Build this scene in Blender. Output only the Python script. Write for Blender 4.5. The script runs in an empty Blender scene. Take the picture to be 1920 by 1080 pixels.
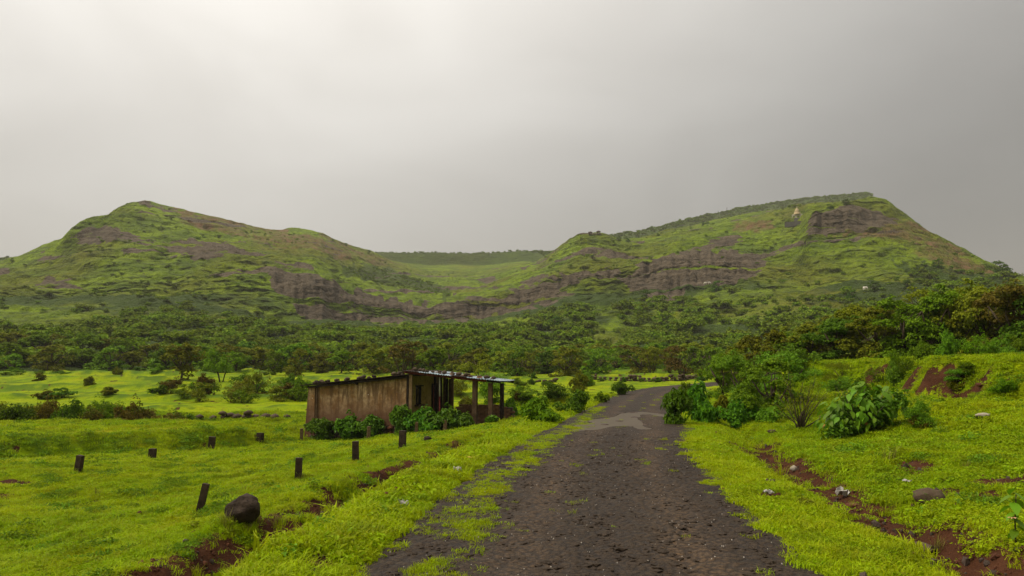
import bpy, math, random
import numpy as np
from mathutils import Vector, Matrix

# ------------------------------------------------------------------ camera, sky, sun, exposure
S = bpy.context.scene
C = S.collection
R = math.radians
FPX, HORIZ, EYE = 1380.0, 695.0, 1.6
TH = math.atan((HORIZ - 540) / FPX)

cam = bpy.data.cameras.new('camera')
cam.sensor_width = 36.0
cam.lens = 36.0 * FPX / 1920.0
cam.clip_start, cam.clip_end = 0.1, 6000
cam_o = bpy.data.objects.new('camera', cam)
cam_o.location = (0, 0, EYE)
cam_o.rotation_euler = (R(90) + TH, 0, 0)
C.objects.link(cam_o)
S.camera = cam_o

SUN_EL, SUN_AZ = 54.0, -100.0          # degrees; azimuth measured clockwise from +Y
W = bpy.data.worlds.new('World')
S.world = W
W.use_nodes = True
wn, wl = W.node_tree.nodes, W.node_tree.links
wn.clear()
def wnode(t, **k):
    n = wn.new(t)
    for a, b in k.items():
        setattr(n, a, b)
    return n
w_out = wnode('ShaderNodeOutputWorld')
w_bg = wnode('ShaderNodeBackground')
w_bg.inputs['Strength'].default_value = 0.1
sky = wnode('ShaderNodeTexSky', sky_type='NISHITA', sun_disc=False)
sky.sun_elevation = R(SUN_EL)
sky.sun_rotation = R(SUN_AZ)
sky.air_density, sky.dust_density = 1.5, 4.0
w_tc = wnode('ShaderNodeTexCoord')
w_sep = wnode('ShaderNodeSeparateXYZ')
wl.new(w_tc.outputs['Generated'], w_sep.inputs[0])
# cloud deck: brighter towards the zenith (overcast sky), a thin place in the cloud to the upper left, thicker cloud low to the right
w_z = wnode('ShaderNodeMapRange'); w_z.inputs['From Min'].default_value = 0.0; w_z.inputs['From Max'].default_value = 1.0
w_z.inputs['To Min'].default_value = 2.55; w_z.inputs['To Max'].default_value = 13.5
w_pw = wnode('ShaderNodeMath', operation='POWER', use_clamp=True); w_pw.inputs[1].default_value = 1.9
wl.new(w_sep.outputs['Z'], w_pw.inputs[0]); wl.new(w_pw.outputs[0], w_z.inputs['Value'])
w_wh = wnode('ShaderNodeVectorMath', operation='DOT_PRODUCT')
wl.new(w_tc.outputs['Generated'], w_wh.inputs[0])
w_wh.inputs[1].default_value = (-0.76, 0.56, 0.33)
w_gl = wnode('ShaderNodeMapRange', interpolation_type='SMOOTHSTEP')
w_gl.inputs['From Min'].default_value = 0.1; w_gl.inputs['From Max'].default_value = 1.0
w_gl.inputs['To Min'].default_value = 0.56; w_gl.inputs['To Max'].default_value = 1.32
wl.new(w_wh.outputs['Value'], w_gl.inputs['Value'])
w_map = wnode('ShaderNodeMapping'); w_map.inputs['Scale'].default_value = (1.0, 1.0, 2.2)
wl.new(w_tc.outputs['Generated'], w_map.inputs['Vector'])
w_no = wnode('ShaderNodeTexNoise'); w_no.inputs['Scale'].default_value = 2.3
w_no.inputs['Detail'].default_value = 4.0; w_no.inputs['Roughness'].default_value = 0.45
w_no.inputs['Distortion'].default_value = 0.6
wl.new(w_map.outputs[0], w_no.inputs['Vector'])
w_nr = wnode('ShaderNodeMapRange'); w_nr.inputs['From Min'].default_value = 0.3; w_nr.inputs['From Max'].default_value = 0.7
w_nr.inputs['To Min'].default_value = 0.90; w_nr.inputs['To Max'].default_value = 1.09
wl.new(w_no.outputs['Fac'], w_nr.inputs['Value'])
w_m1 = wnode('ShaderNodeMath', operation='MULTIPLY'); wl.new(w_z.outputs[0], w_m1.inputs[0]); wl.new(w_gl.outputs[0], w_m1.inputs[1])
w_m2 = wnode('ShaderNodeMath', operation='MULTIPLY'); wl.new(w_m1.outputs[0], w_m2.inputs[0]); wl.new(w_nr.outputs[0], w_m2.inputs[1])
w_col = wnode('ShaderNodeMix', data_type='RGBA', blend_type='MULTIPLY'); w_col.inputs['Factor'].default_value = 1.0
w_tint = wnode('ShaderNodeMix', data_type='RGBA')
w_tint.inputs['A'].default_value = (1.0, 0.94, 0.85, 1); w_tint.inputs['B'].default_value = (1.0, 0.965, 0.90, 1)
wl.new(w_no.outputs['Fac'], w_tint.inputs['Factor'])
wl.new(w_tint.outputs['Result'], w_col.inputs['A'])
wl.new(w_m2.outputs[0], w_col.inputs['B'])
w_mix = wnode('ShaderNodeMix', data_type='RGBA'); w_mix.inputs['Factor'].default_value = 0.93
wl.new(sky.outputs[0], w_mix.inputs['A']); wl.new(w_col.outputs['Result'], w_mix.inputs['B'])
wl.new(w_mix.outputs['Result'], w_bg.inputs['Color'])
wl.new(w_bg.outputs[0], w_out.inputs['Surface'])

sun_l = bpy.data.lights.new('sun', 'SUN')
sun_l.energy = 1.5
sun_l.angle = R(14)
sun_l.color = (1.0, 0.93, 0.78)
sun_o = bpy.data.objects.new('sun', sun_l)
_sd = Vector((math.sin(R(SUN_AZ)) * math.cos(R(SUN_EL)), math.cos(R(SUN_AZ)) * math.cos(R(SUN_EL)), math.sin(R(SUN_EL))))
sun_o.rotation_euler = _sd.to_track_quat('Z', 'Y').to_euler()
C.objects.link(sun_o)

S.view_settings.view_transform = 'Standard'
S.view_settings.look = 'None'
S.view_settings.exposure = 0.82
S.view_settings.gamma = 1.0
S.view_settings.use_curve_mapping = False
S.render.engine = 'CYCLES'
S.cycles.use_denoising = True
S.cycles.denoiser = 'OPENIMAGEDENOISE'
S.cycles.denoising_input_passes = 'RGB_ALBEDO_NORMAL'
S.cycles.denoising_prefilter = 'ACCURATE'
S.cycles.max_bounces = 6
S.cycles.diffuse_bounces = 3
S.cycles.transmission_bounces = 4
S.cycles.volume_bounces = 0
S.cycles.sample_clamp_indirect = 6.0

rng = np.random.default_rng(7)
random.seed(7)

# ------------------------------------------------------------------ pixel <-> place
def ray(px, py):
    xr, yr = (px - 960) / FPX, (540 - py) / FPX
    return xr, math.cos(TH) - yr * math.sin(TH), math.sin(TH) + yr * math.cos(TH)
def at(px, py, Y):
    d = ray(px, py); k = Y / d[1]
    return Vector((d[0] * k, Y, EYE + d[2] * k))
def proj(x, y, z):
    z = z - EYE
    dep = y * math.cos(TH) + z * math.sin(TH)
    up = -y * math.sin(TH) + z * math.cos(TH)
    return 960 + FPX * x / dep, 540 - FPX * up / dep

# ------------------------------------------------------------------ noise
_perm = np.random.default_rng(3).permutation(1024)
_g2 = np.stack([np.cos(np.linspace(0, 2 * np.pi, 64, endpoint=False)), np.sin(np.linspace(0, 2 * np.pi, 64, endpoint=False))], 1)
def perlin(x, y):
    x = np.asarray(x, float); y = np.asarray(y, float)
    xi = np.floor(x).astype(int); yi = np.floor(y).astype(int)
    xf, yf = x - xi, y - yi
    u = xf ** 3 * (xf * (xf * 6 - 15) + 10); v = yf ** 3 * (yf * (yf * 6 - 15) + 10)
    def g(ix, iy, fx, fy):
        h = _perm[(_perm[ix & 1023] + iy) & 1023] & 63
        return _g2[h, 0] * fx + _g2[h, 1] * fy
    a = g(xi, yi, xf, yf); b = g(xi + 1, yi, xf - 1, yf)
    c = g(xi, yi + 1, xf, yf - 1); d = g(xi + 1, yi + 1, xf - 1, yf - 1)
    return ((a * (1 - u) + b * u) * (1 - v) + (c * (1 - u) + d * u) * v) * 1.5
def fbm(x, y, o=4, gain=0.5):
    t, a = 0, 1.0
    for k in range(o):
        t = t + a * perlin(x * 2 ** k + 17.3 * k, y * 2 ** k - 9.1 * k); a *= gain
    return t
def sstep(a, b, x):
    t = np.clip((np.asarray(x, float) - a) / (b - a), 0, 1)
    return t * t * (3 - 2 * t)
def in_poly(px, py, poly):
    px = np.asarray(px); py = np.asarray(py)
    r = np.zeros(px.shape, bool); n = len(poly); j = n - 1
    for i in range(n):
        xi, yi = poly[i]; xj, yj = poly[j]
        c = ((yi > py) != (yj > py)) & (px < (xj - xi) * (py - yi) / (yj - yi + 1e-9) + xi)
        r ^= c; j = i
    return r

# ------------------------------------------------------------------ the lie of the land
def catmull(P, n=24):
    P = [np.array(p, float) for p in P]
    P = [2 * P[0] - P[1]] + P + [2 * P[-1] - P[-2]]
    out = []
    for i in range(1, len(P) - 2):
        for t in np.linspace(0, 1, n, endpoint=False):
            a, b, c, d = P[i - 1], P[i], P[i + 1], P[i + 2]
            out.append(0.5 * (2 * b + (c - a) * t + (2 * a - 5 * b + 4 * c - d) * t * t + (3 * b - a - 3 * c + d) * t ** 3))
    out.append(P[-2])
    return np.array(out)
ROAD = catmull([(-1.6, -18), (-0.55, -6), (0.06, 0), (0.65, 5.74), (1.2, 10.8), (2.08, 16.4), (3.15, 21.2), (5.95, 35.6),
                (10.8, 55), (18.4, 70), (28, 80), (41, 87), (62, 93), (90, 98)])
_rt = np.gradient(ROAD, axis=0); _rt /= np.linalg.norm(_rt, axis=1)[:, None]
ROAD_LEN = np.concatenate([[0], np.cumsum(np.linalg.norm(np.diff(ROAD, axis=0), axis=1))])
def road_z(y):
    return np.interp(y, [0, 35, 55, 70, 86, 98], [0, 0, 0.1, 0.3, 0.65, 0.9])
RL, RR = -2.0, 1.72            # road edges, metres from its centre line
def road_sd(x, y):
    """signed distance to the road's centre line (right positive) and index of the nearest sample"""
    x = np.atleast_1d(np.asarray(x, float)); y = np.atleast_1d(np.asarray(y, float))
    s = np.empty(x.shape); idx = np.empty(x.shape, int)
    for a in range(0, x.size, 20000):
        dx = x[a:a + 20000, None] - ROAD[None, :, 0]; dy = y[a:a + 20000, None] - ROAD[None, :, 1]
        k = np.argmin(dx * dx + dy * dy, axis=1); r = np.arange(k.size)
        s[a:a + 20000] = dx[r, k] * _rt[k, 1] - dy[r, k] * _rt[k, 0]
        far = np.hypot(dx[r, k], dy[r, k])
        s[a:a + 20000] = np.where(np.abs(s[a:a + 20000]) < far * 0.7, np.sign(s[a:a + 20000] + 1e-9) * far, s[a:a + 20000])
        idx[a:a + 20000] = k
    return s, idx
_SC_Y = [-30, 12, 20, 26, 34, 42, 50, 60, 70, 80, 90]
_SC_X = [13.0, 13.2, 13.9, 14.7, 14.8, 15.8, 18.0, 22.5, 30, 42, 60]
def bunds(x, y):
    z = 0.0
    for k, (yy, hh) in enumerate([(50, .3), (60, .38), (71, .42), (84, .5), (97, .55), (112, .6), (128, .6)]):
        yo = yy + 2.2 * fbm(x * 0.05 + k * 7.7, y * 0.0 + k, 3)
        z = z + hh * np.exp(-((y - yo) / 1.1) ** 2) * sstep(0.0, 0.25, fbm(x * 0.06 + 3.1 * k, y * 0.02 + k, 2) + 0.25)
    return z
def scarp_x(x, y):
    return np.interp(y, _SC_Y, _SC_X) + 1.1 * fbm(x * 0.10 + 2, y * 0.22, 3)
def bank_y(x):
    return 28.8 + 0.85 * (np.clip(x, -24, 0) + 20)
def left_z(x, y):
    z = np.interp(y, [-50, 25, 33, 38, 44, 46, 56, 66, 75, 95, 115, 150], [-1.7, -1.75, -1.95, -1.95, -1.5, -1.15, -0.75, -0.3, 0.13, 0.75, 1.25, 2.0])
    w = sstep(-9.5, -14, x)                                 # the raised strip of field behind a rough bank
    yb = bank_y(x) + 0.7 * fbm(x * 0.35, y * 0.1, 2)
    up = sstep(yb - 0.9, yb + 0.5, y) * (1 - sstep(np.maximum(yb + 3.5, 38.5), np.maximum(yb + 4.5, 40), y))
    z = z + w * up * 0.85
    z = z + bunds(x, y)
    return z
def H(x, y, fine=True):
    shp = np.shape(x)
    x = np.atleast_1d(np.asarray(x, float)).ravel(); y = np.atleast_1d(np.asarray(y, float)).ravel()
    s, k = road_sd(x, y)
    rz = road_z(ROAD[k, 1])
    zl = left_z(x, y)
    d = RL - s
    wig = 0.35 * fbm(x * 0.5 + 5, y * 0.5, 2)
    dn = d + wig * sstep(0.6, 2.0, d)
    near = np.interp(dn, [0, 0.7, 1.2, 1.8, 2.3, 3.0, 3.4, 3.6, 4.8, 8.5], [0.0, 0.02, -0.28, -0.80, -1.12, -1.16, -0.86, -0.80, -1.02, -1.58])
    shallow = sstep(17, 24, y)
    near2 = np.interp(dn, [0, 0.8, 1.4, 2.0, 2.7, 3.1, 5, 8.5], [0.0, 0.02, -0.34, -0.72, -0.74, -0.50, -0.85, -1.42])
    near = near * (1 - shallow) + near2 * shallow
    near = near + (zl + 1.7) * sstep(6, 12, d)
    t = sstep(0.8, 15, d)
    farz = np.interp(d, [0, 1.0, 3, 6, 10, 14], [0.0, -0.08, -0.66, -1.15, -1.6, -1.92])
    wfar = sstep(6, 14, d)
    farz = (farz + np.clip(zl + 1.95, 0, 9) * sstep(1, 12, d))
    farz = np.where(y > 44, rz * (1 - t) + zl * t, farz)
    b = sstep(22, 31, y)
    Lz = near * (1 - b) + farz * b
    e = s - RR
    en = e + 0.3 * fbm(x * 0.6 - 8, y * 0.6, 2) * sstep(0.4, 1.2, e)
    Rz = np.interp(en, [0, 0.9, 1.5, 1.8, 2.3, 4, 8, 12, 20], [0.0, -0.05, -0.30, -0.32, -0.06, 0.16, 0.68, 1.05, 1.3])
    Rz = Rz + rz
    xs = scarp_x(x, y)
    zt = 1.95 + 0.035 * np.clip(x - xs, 0, 200)
    m = sstep(-1.3 + 0.5 * fbm(x * .3, y * .3 + 5, 2), 0.25, x - xs)
    Rz = Rz * (1 - m) + np.maximum(zt, Rz) * m
    # a lesser lip half way up the bank
    xs2 = xs - 4.2 + 0.8 * fbm(x * 0.2, y * 0.3 + 9, 2)
    Rz = Rz + 0.28 * sstep(-0.3, 0.2, x - xs2) * (1 - sstep(0.6, 3.2, x - xs2)) * sstep(10, 16, y) * (1 - sstep(40, 48, y))
    Rz = Rz * (1 - sstep(50, 75, y) * sstep(8, 20, e) * 0.2)
    z = np.where(s < RL, Lz, np.where(s > RR, Rz, rz - 0.05))
    r = np.hypot(x, y)
    if fine:
        off = np.maximum(np.clip(RL - s, 0, 9), np.clip(s - RR, 0, 9))
        w = sstep(0.0, 1.2, off)
        z = z + w * (0.10 * fbm(x * 0.35, y * 0.35, 3) + 0.045 * fbm(x * 1.7, y * 1.7, 3) * (1 - sstep(30, 80, r)) + 0.02 * fbm(x * 7, y * 7, 2) * (1 - sstep(12, 30, r)))
        z = z + 0.5 * sstep(50, 140, r) * fbm(x * 0.03, y * 0.03, 3)
    return z.reshape(shp)
def h1(x, y):
    return float(H(np.array([x]), np.array([y]))[0])
_ys = np.concatenate([np.arange(4, 40, 0.08), np.arange(40, 150, 0.4)])
def gpt(px, py):
    """the place on the ground that a pixel of the photograph shows"""
    d = ray(px, py); k = _ys / d[1]
    hx = H(d[0] * k, _ys); rz = EYE + d[2] * k
    i = np.argmax(rz <= hx)
    if not (rz <= hx).any():
        i = len(_ys) - 1
    return Vector((float(d[0] * k[i]), float(_ys[i]), float(hx[i])))

SOIL_SPOTS = []
for px, py, a, b in [(1716, 875, .35, .5), (1888, 900, .55, .5), (1764, 922, .3, .25), (1850, 930, .3, .3), (1594, 946, .5, .35), (1576, 980, .35, .2),
                     (432, 1031, .35, .3), (483, 1050, .55, .35), (534, 1007, .4, .35), (644, 948, .4, .3), (611, 903, .25, .2), (611, 929, .25, .2),
                     (615, 1055, .25, .35), (770, 888, .5, .5), (902, 835, .35, .5), (865, 847, .5, .5), (757, 920, .4, .35), (20, 905, .7, .4), (8, 935, .4, .4),
                     (20, 1015, .3, .15), (440, 1065, .6, .3), (1470, 885, .5, .4), (1530, 915, .5, .35), (1640, 990, .5, .3), (1760, 1045, .5, .25), (1420, 860, .3, .4),
                     (1790, 718, .4, .45), (1825, 737, .35, .4),
                     (710, 905, .4, .3), (690, 930, .3, .3), (1445, 932, .3, .2), (1350, 815, .3, .5), (1380, 838, .25, .6)]:
    p = gpt(px, py); SOIL_SPOTS.append((p.x, p.y, a, b))
def soil_mask(x, y, s=None):
    x = np.asarray(x, float); y = np.asarray(y, float)
    if s is None:
        s, _ = road_sd(x, y); s = s.reshape(x.shape)
    n = fbm(x * 1.3 + 31, y * 1.3, 4)
    n2 = fbm(x * 5.0 + 3, y * 5.0, 3)
    m = np.zeros(x.shape)
    for cx, cy, a, b in SOIL_SPOTS:
        q = np.hypot((x - cx) / a, (y - cy) / b)
        m = np.maximum(m, sstep(1.25, 0.55, q + 0.45 * n + 0.22 * n2))
    tx = x - scarp_x(x, y) + 0.5
    for cy, b in ((37.5, 2.2), (30.0, .8), (26.3, 1.1), (23.4, .7), (20.6, .7), (17.2, .5)):
        m = np.maximum(m, sstep(1.2, 0.6, np.hypot(tx / .42, (y - cy) / b) + 0.35 * n + 0.3 * n2) * (np.abs(tx) < 2))
    d = RL - s
    dit = 1.1 * np.exp(-((d - 3.15) / 0.65) ** 2) * sstep(26, 21, y) * sstep(2, 8, y)
    m = np.maximum(m, dit * sstep(-0.35, 0.12, n + 0.35 * n2))
    g = 1.15 * np.exp(-((s - RR - 1.7) / 0.5) ** 2) * sstep(22, 17, y)
    m = np.maximum(m, g * sstep(-1.3, -0.5, n + 0.4 * n2))
    m = np.maximum(m, 0.8 * sstep(0.62, 0.85, n + 0.2 * n2))
    return np.clip(m, 0, 1)

# ------------------------------------------------------------------ material helpers
def mat(name):
    m = bpy.data.materials.new(name); m.use_nodes = True
    nt = m.node_tree; nt.nodes.clear()
    o = nt.nodes.new('ShaderNodeOutputMaterial')
    b = nt.nodes.new('ShaderNodeBsdfPrincipled')
    nt.links.new(b.outputs[0], o.inputs['Surface'])
    return m, nt, b, o
def N(nt, t, ins=None, **k):
    n = nt.nodes.new(t)
    for a, v in k.items():
        setattr(n, a, v)
    for a, v in (ins or {}).items():
        if isinstance(v, bpy.types.NodeSocket):
            nt.links.new(v, n.inputs[a])
        else:
            n.inputs[a].default_value = v
    return n
def col(c):
    return (c[0], c[1], c[2], 1.0)
def noise(nt, vec, scale, detail=4.0, rough=0.55, dist=0.0):
    return N(nt, 'ShaderNodeTexNoise', {'Vector': vec, 'Scale': scale, 'Detail': detail, 'Roughness': rough, 'Distortion': dist}).outputs['Fac']
def ramp(nt, fac, a, b, c0=0.0, c1=1.0):
    return N(nt, 'ShaderNodeMapRange', {'Value': fac, 'From Min': a, 'From Max': b, 'To Min': c0, 'To Max': c1}).outputs[0]
def mixc(nt, fac, a, b, mode='MIX'):
    n = nt.nodes.new('ShaderNodeMix'); n.data_type = 'RGBA'; n.blend_type = mode
    for key, v in (('Factor', fac), ('A', a), ('B', b)):
        if isinstance(v, bpy.types.NodeSocket):
            nt.links.new(v, n.inputs[key])
        elif key == 'Factor':
            n.inputs[key].default_value = v
        else:
            n.inputs[key].default_value = col(v)
    return n.outputs['Result']
def math_(nt, op, a, b=0.0):
    n = nt.nodes.new('ShaderNodeMath'); n.operation = op
    for i, v in enumerate((a, b)):
        if isinstance(v, bpy.types.NodeSocket):
            nt.links.new(v, n.inputs[i])
        else:
            n.inputs[i].default_value = v
    return n.outputs[0]
def bump(nt, b, h, strength=0.4, dist=0.02):
    n = N(nt, 'ShaderNodeBump', {'Height': h, 'Strength': strength, 'Distance': dist})
    nt.links.new(n.outputs[0], b.inputs['Normal'])
def wpos(nt):
    return N(nt, 'ShaderNodeNewGeometry').outputs['Position']
def objc(nt):
    return N(nt, 'ShaderNodeTexCoord').outputs['Object']
def attr(nt, name, what='Fac'):
    return N(nt, 'ShaderNodeAttribute', attribute_name=name).outputs[what]

# colours of the growing grass, by place
GG = bpy.data.node_groups.new('grass_colour', 'ShaderNodeTree')
GG.interface.new_socket('Color', in_out='OUTPUT', socket_type='NodeSocketColor')
_go = GG.nodes.new('NodeGroupOutput')
_p = wpos(GG)
_a = noise(GG, _p, 0.22, 4, 0.6); _b = noise(GG, _p, 1.1, 4, 0.6, 0.4); _c = noise(GG, _p, 0.6, 3, 0.6)
G_BRIGHT, G_GREEN, G_OLIVE, G_DARK = (0.370, 0.440, 0.001), (0.230, 0.350, 0.001), (0.38, 0.32, 0.003), (0.100, 0.175, 0.002)
_k = mixc(GG, ramp(GG, _a, 0.40, 0.62), G_BRIGHT, G_GREEN)
_k = mixc(GG, ramp(GG, _c, 0.56, 0.74, 0, 0.6), _k, G_OLIVE)
_k = mixc(GG, ramp(GG, _b, 0.54, 0.68, 0, 0.8), _k, G_DARK)
_e = noise(GG, _p, 0.85, 5, 0.7, 0.8)
_k = mixc(GG, ramp(GG, _e, 0.58, 0.70, 0, 0.7), _k, (0.21, 0.155, 0.012))
_d = noise(GG, _p, 5.0, 4, 0.65)
_k = mixc(GG, ramp(GG, _d, 0.52, 0.70, 0, 0.6), _k, G_DARK)
GG.links.new(_k, _go.inputs[0])
def grass_col(nt):
    g = nt.nodes.new('ShaderNodeGroup'); g.node_tree = GG
    return g.outputs[0]

def leafy(name, ca, cb, cc=None, rough=0.6, trans=0.28, spec=0.1, grass=False, amt=0.35):
    """foliage: colour between ca and cb per leaf, some cc, some light through the leaf"""
    m, nt, b, o = mat(name)
    tint = attr(nt, 'tint')
    rnd = N(nt, 'ShaderNodeObjectInfo').outputs['Random']
    k = mixc(nt, tint, ca, cb)
    if grass:
        k = mixc(nt, amt, grass_col(nt), k)
    if cc:
        k = mixc(nt, ramp(nt, noise(nt, wpos(nt), 0.9 if not grass else 2.0, 2), 0.52, 0.7, 0, 0.85), k, cc)
    hsv = N(nt, 'ShaderNodeHueSaturation', {'Color': k, 'Hue': ramp(nt, rnd, 0, 1, 0.485, 0.512), 'Value': ramp(nt, rnd, 0, 1, 0.78, 1.22)})
    k = hsv.outputs[0]
    nt.links.new(k, b.inputs['Base Color'])
    b.inputs['Roughness'].default_value = rough
    b.inputs['Specular IOR Level'].default_value = spec
    t = N(nt, 'ShaderNodeBsdfTranslucent', {'Color': k})
    mx = N(nt, 'ShaderNodeMixShader', {0: trans})
    nt.links.new(b.outputs[0], mx.inputs[1]); nt.links.new(t.outputs[0], mx.inputs[2])
    nt.links.new(mx.outputs[0], o.inputs['Surface'])
    return m
def surf(name, ca, cb, scale=3.0, rough=0.8, bmp=0.5, bdist=0.02, cc=None, spec=0.12, coords='obj'):
    m, nt, b, o = mat(name)
    p = objc(nt) if coords == 'obj' else wpos(nt)
    n1 = noise(nt, p, scale, 5, 0.65); n2 = noise(nt, p, scale * 5, 3, 0.6)
    k = mixc(nt, ramp(nt, n1, 0.32, 0.68), ca, cb)
    if cc:
        k = mixc(nt, ramp(nt, n2, 0.55, 0.7, 0, 0.8), k, cc)
    rnd = N(nt, 'ShaderNodeObjectInfo').outputs['Random']
    k = N(nt, 'ShaderNodeHueSaturation', {'Color': k, 'Value': ramp(nt, rnd, 0, 1, 0.8, 1.2)}).outputs[0]
    nt.links.new(k, b.inputs['Base Color'])
    b.inputs['Roughness'].default_value = rough
    b.inputs['Specular IOR Level'].default_value = spec
    bump(nt, b, math_(nt, 'ADD', n1, math_(nt, 'MULTIPLY', n2, 0.5)), bmp, bdist)
    return m

M = {}
# --- ground
m, nt, b, o = mat('ground'); M['ground'] = m
msk = N(nt, 'ShaderNodeAttribute', attribute_name='mask')
sp = N(nt, 'ShaderNodeSeparateColor', {'Color': msk.outputs['Color']})
p = wpos(nt)
f1 = noise(nt, p, 9, 5, 0.7); f2 = noise(nt, p, 38, 3, 0.6); f3 = noise(nt, p, 2.2, 4, 0.6)
g = mixc(nt, 1.0, grass_col(nt), (0.66, 0.66, 0.66), 'MULTIPLY')  # grass tone darkened evenly, in place of the self-shadow of unmodelled blades
g = mixc(nt, ramp(nt, f1, 0.5, 0.72, 0, 0.75), g, (0.055, 0.10, 0.006))
g = mixc(nt, ramp(nt, f2, 0.56, 0.75, 0, 0.45), g, (0.22, 0.27, 0.006))
g = mixc(nt, sp.outputs['Green'], g, (0.055, 0.105, 0.008))
g = mixc(nt, sp.outputs['Blue'], g, (0.30, 0.23, 0.012))
so = mixc(nt, ramp(nt, f3, 0.3, 0.7), (0.036, 0.014, 0.007), (0.080, 0.032, 0.015))
so = mixc(nt, ramp(nt, f2, 0.5, 0.75, 0, 0.6), so, (0.026, 0.010, 0.006))
sm = math_(nt, 'ADD', sp.outputs['Red'], math_(nt, 'MULTIPLY', math_(nt, 'SUBTRACT', f1, 0.5), 0.8))
sm = math_(nt, 'ADD', sm, math_(nt, 'MULTIPLY', math_(nt, 'SUBTRACT', f2, 0.5), 0.7))
k = mixc(nt, ramp(nt, sm, 0.34, 0.62), g, so)
nt.links.new(k, b.inputs['Base Color'])
b.inputs['Roughness'].default_value = 0.9; b.inputs['Specular IOR Level'].default_value = 0.04
bump(nt, b, math_(nt, 'ADD', f1, math_(nt, 'MULTIPLY', f2, 0.6)), 0.7, 0.05)
# --- road
m, nt, b, o = mat('worn_asphalt'); M['road'] = m
p = wpos(nt)
v1 = N(nt, 'ShaderNodeTexVoronoi', {'Vector': p, 'Scale': 17.0, 'Randomness': 1.0})
v2 = N(nt, 'ShaderNodeTexVoronoi', {'Vector': p, 'Scale': 60.0})
n1 = noise(nt, p, 0.6, 4, 0.6); n2 = noise(nt, p, 6, 4, 0.7)
tr = attr(nt, 'track')
k = mixc(nt, ramp(nt, n1, 0.35, 0.65), (0.026, 0.0165, 0.009), (0.046, 0.029, 0.016))
k = mixc(nt, ramp(nt, N(nt, 'ShaderNodeSeparateColor', {'Color': v1.outputs['Color']}).outputs[0], 0.2, 1.0, 0, 0.6), k, (0.056, 0.037, 0.022))
k = mixc(nt, math_(nt, 'MULTIPLY', tr, ramp(nt, n2, 0.3, 0.7, 0.3, 1.0)), k, (0.105, 0.064, 0.033))
k = mixc(nt, ramp(nt, v1.outputs['Distance'], 0.32, 0.62, 0, 0.7), k, (0.015, 0.011, 0.009))
nt.links.new(k, b.inputs['Base Color'])
nt.links.new(ramp(nt, n2, 0.3, 0.7, 0.55, 0.85), b.inputs['Roughness'])
b.inputs['Specular IOR Level'].default_value = 0.15
hh = math_(nt, 'SUBTRACT', math_(nt, 'MULTIPLY', n2, 0.6), math_(nt, 'ADD', v1.outputs['Distance'], math_(nt, 'MULTIPLY', v2.outputs['Distance'], 0.35)))
bump(nt, b, hh, 0.9, 0.03)
# --- hills
m, nt, b, o = mat('hillside'); M['hill'] = m
msk = N(nt, 'ShaderNodeAttribute', attribute_name='mask')
sp = N(nt, 'ShaderNodeSeparateColor', {'Color': msk.outputs['Color']})
p = wpos(nt)
f0 = noise(nt, p, 0.012, 5, 0.6); f1 = noise(nt, p, 0.045, 6, 0.68, 0.3); f2 = noise(nt, p, 0.22, 5, 0.7)
mp = N(nt, 'ShaderNodeMapping', {'Vector': p, 'Scale': (0.02, 0.02, 0.28)}).outputs[0]
st = noise(nt, mp, 1.0, 5, 0.65, 0.5)                      # beds of rock
mv = N(nt, 'ShaderNodeMapping', {'Vector': p, 'Scale': (0.28, 0.28, 0.018)}).outputs[0]
vs = noise(nt, mv, 1.0, 4, 0.6)                            # water stains running down
mh = N(nt, 'ShaderNodeMapping', {'Vector': p, 'Scale': (0.06, 0.06, 0.42)}).outputs[0]
ht = noise(nt, mh, 1.0, 5, 0.7, 0.4)
g = mixc(nt, ramp(nt, f1, 0.40, 0.62), (0.225, 0.315, 0.002), (0.105, 0.165, 0.003))
g = mixc(nt, ramp(nt, f0, 0.45, 0.65, 0, 0.7), g, (0.165, 0.140, 0.010))
g = mixc(nt, ramp(nt, ht, 0.5, 0.66, 0, 0.85), g, (0.055, 0.085, 0.010))
f4 = noise(nt, p, 0.55, 4, 0.7)
g = mixc(nt, ramp(nt, f4, 0.54, 0.66, 0, 0.75), g, (0.045, 0.068, 0.010))
g = mixc(nt, ramp(nt, f2, 0.52, 0.68, 0, 0.75), g, (0.045, 0.07, 0.008))
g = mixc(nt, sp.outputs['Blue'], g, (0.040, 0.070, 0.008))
ros = mixc(nt, ramp(nt, f2, 0.4, 0.62), (0.23, 0.125, 0.062), (0.125, 0.115, 0.018))
g = mixc(nt, math_(nt, 'MULTIPLY', sp.outputs['Green'], ramp(nt, f1, 0.38, 0.55, 0.1, 0.95)), g, ros)
rk = mixc(nt, ramp(nt, st, 0.35, 0.65), (0.096, 0.072, 0.045), (0.172, 0.130, 0.082))
rk = mixc(nt, ramp(nt, vs, 0.46, 0.66, 0, 0.75), rk, (0.055, 0.042, 0.028))
rk = mixc(nt, ramp(nt, vs, 0.44, 0.28, 0, 0.4), rk, (0.19, 0.150, 0.10))
rk = mixc(nt, ramp(nt, ht, 0.64, 0.72, 0, 0.7), rk, (0.03, 0.022, 0.016))
rm = math_(nt, 'ADD', sp.outputs['Red'], math_(nt, 'ADD', math_(nt, 'MULTIPLY', math_(nt, 'SUBTRACT', f2, 0.5), 0.9), math_(nt, 'MULTIPLY', math_(nt, 'SUBTRACT', st, 0.5), 0.8)))
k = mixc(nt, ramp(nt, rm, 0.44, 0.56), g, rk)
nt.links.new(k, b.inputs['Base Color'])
b.inputs['Roughness'].default_value = 0.9; b.inputs['Specular IOR Level'].default_value = 0.15
bump(nt, b, math_(nt, 'ADD', math_(nt, 'ADD', f2, f4), math_(nt, 'ADD', f1, math_(nt, 'MULTIPLY', ht, 1.5))), 1.0, 3.2)

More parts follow.
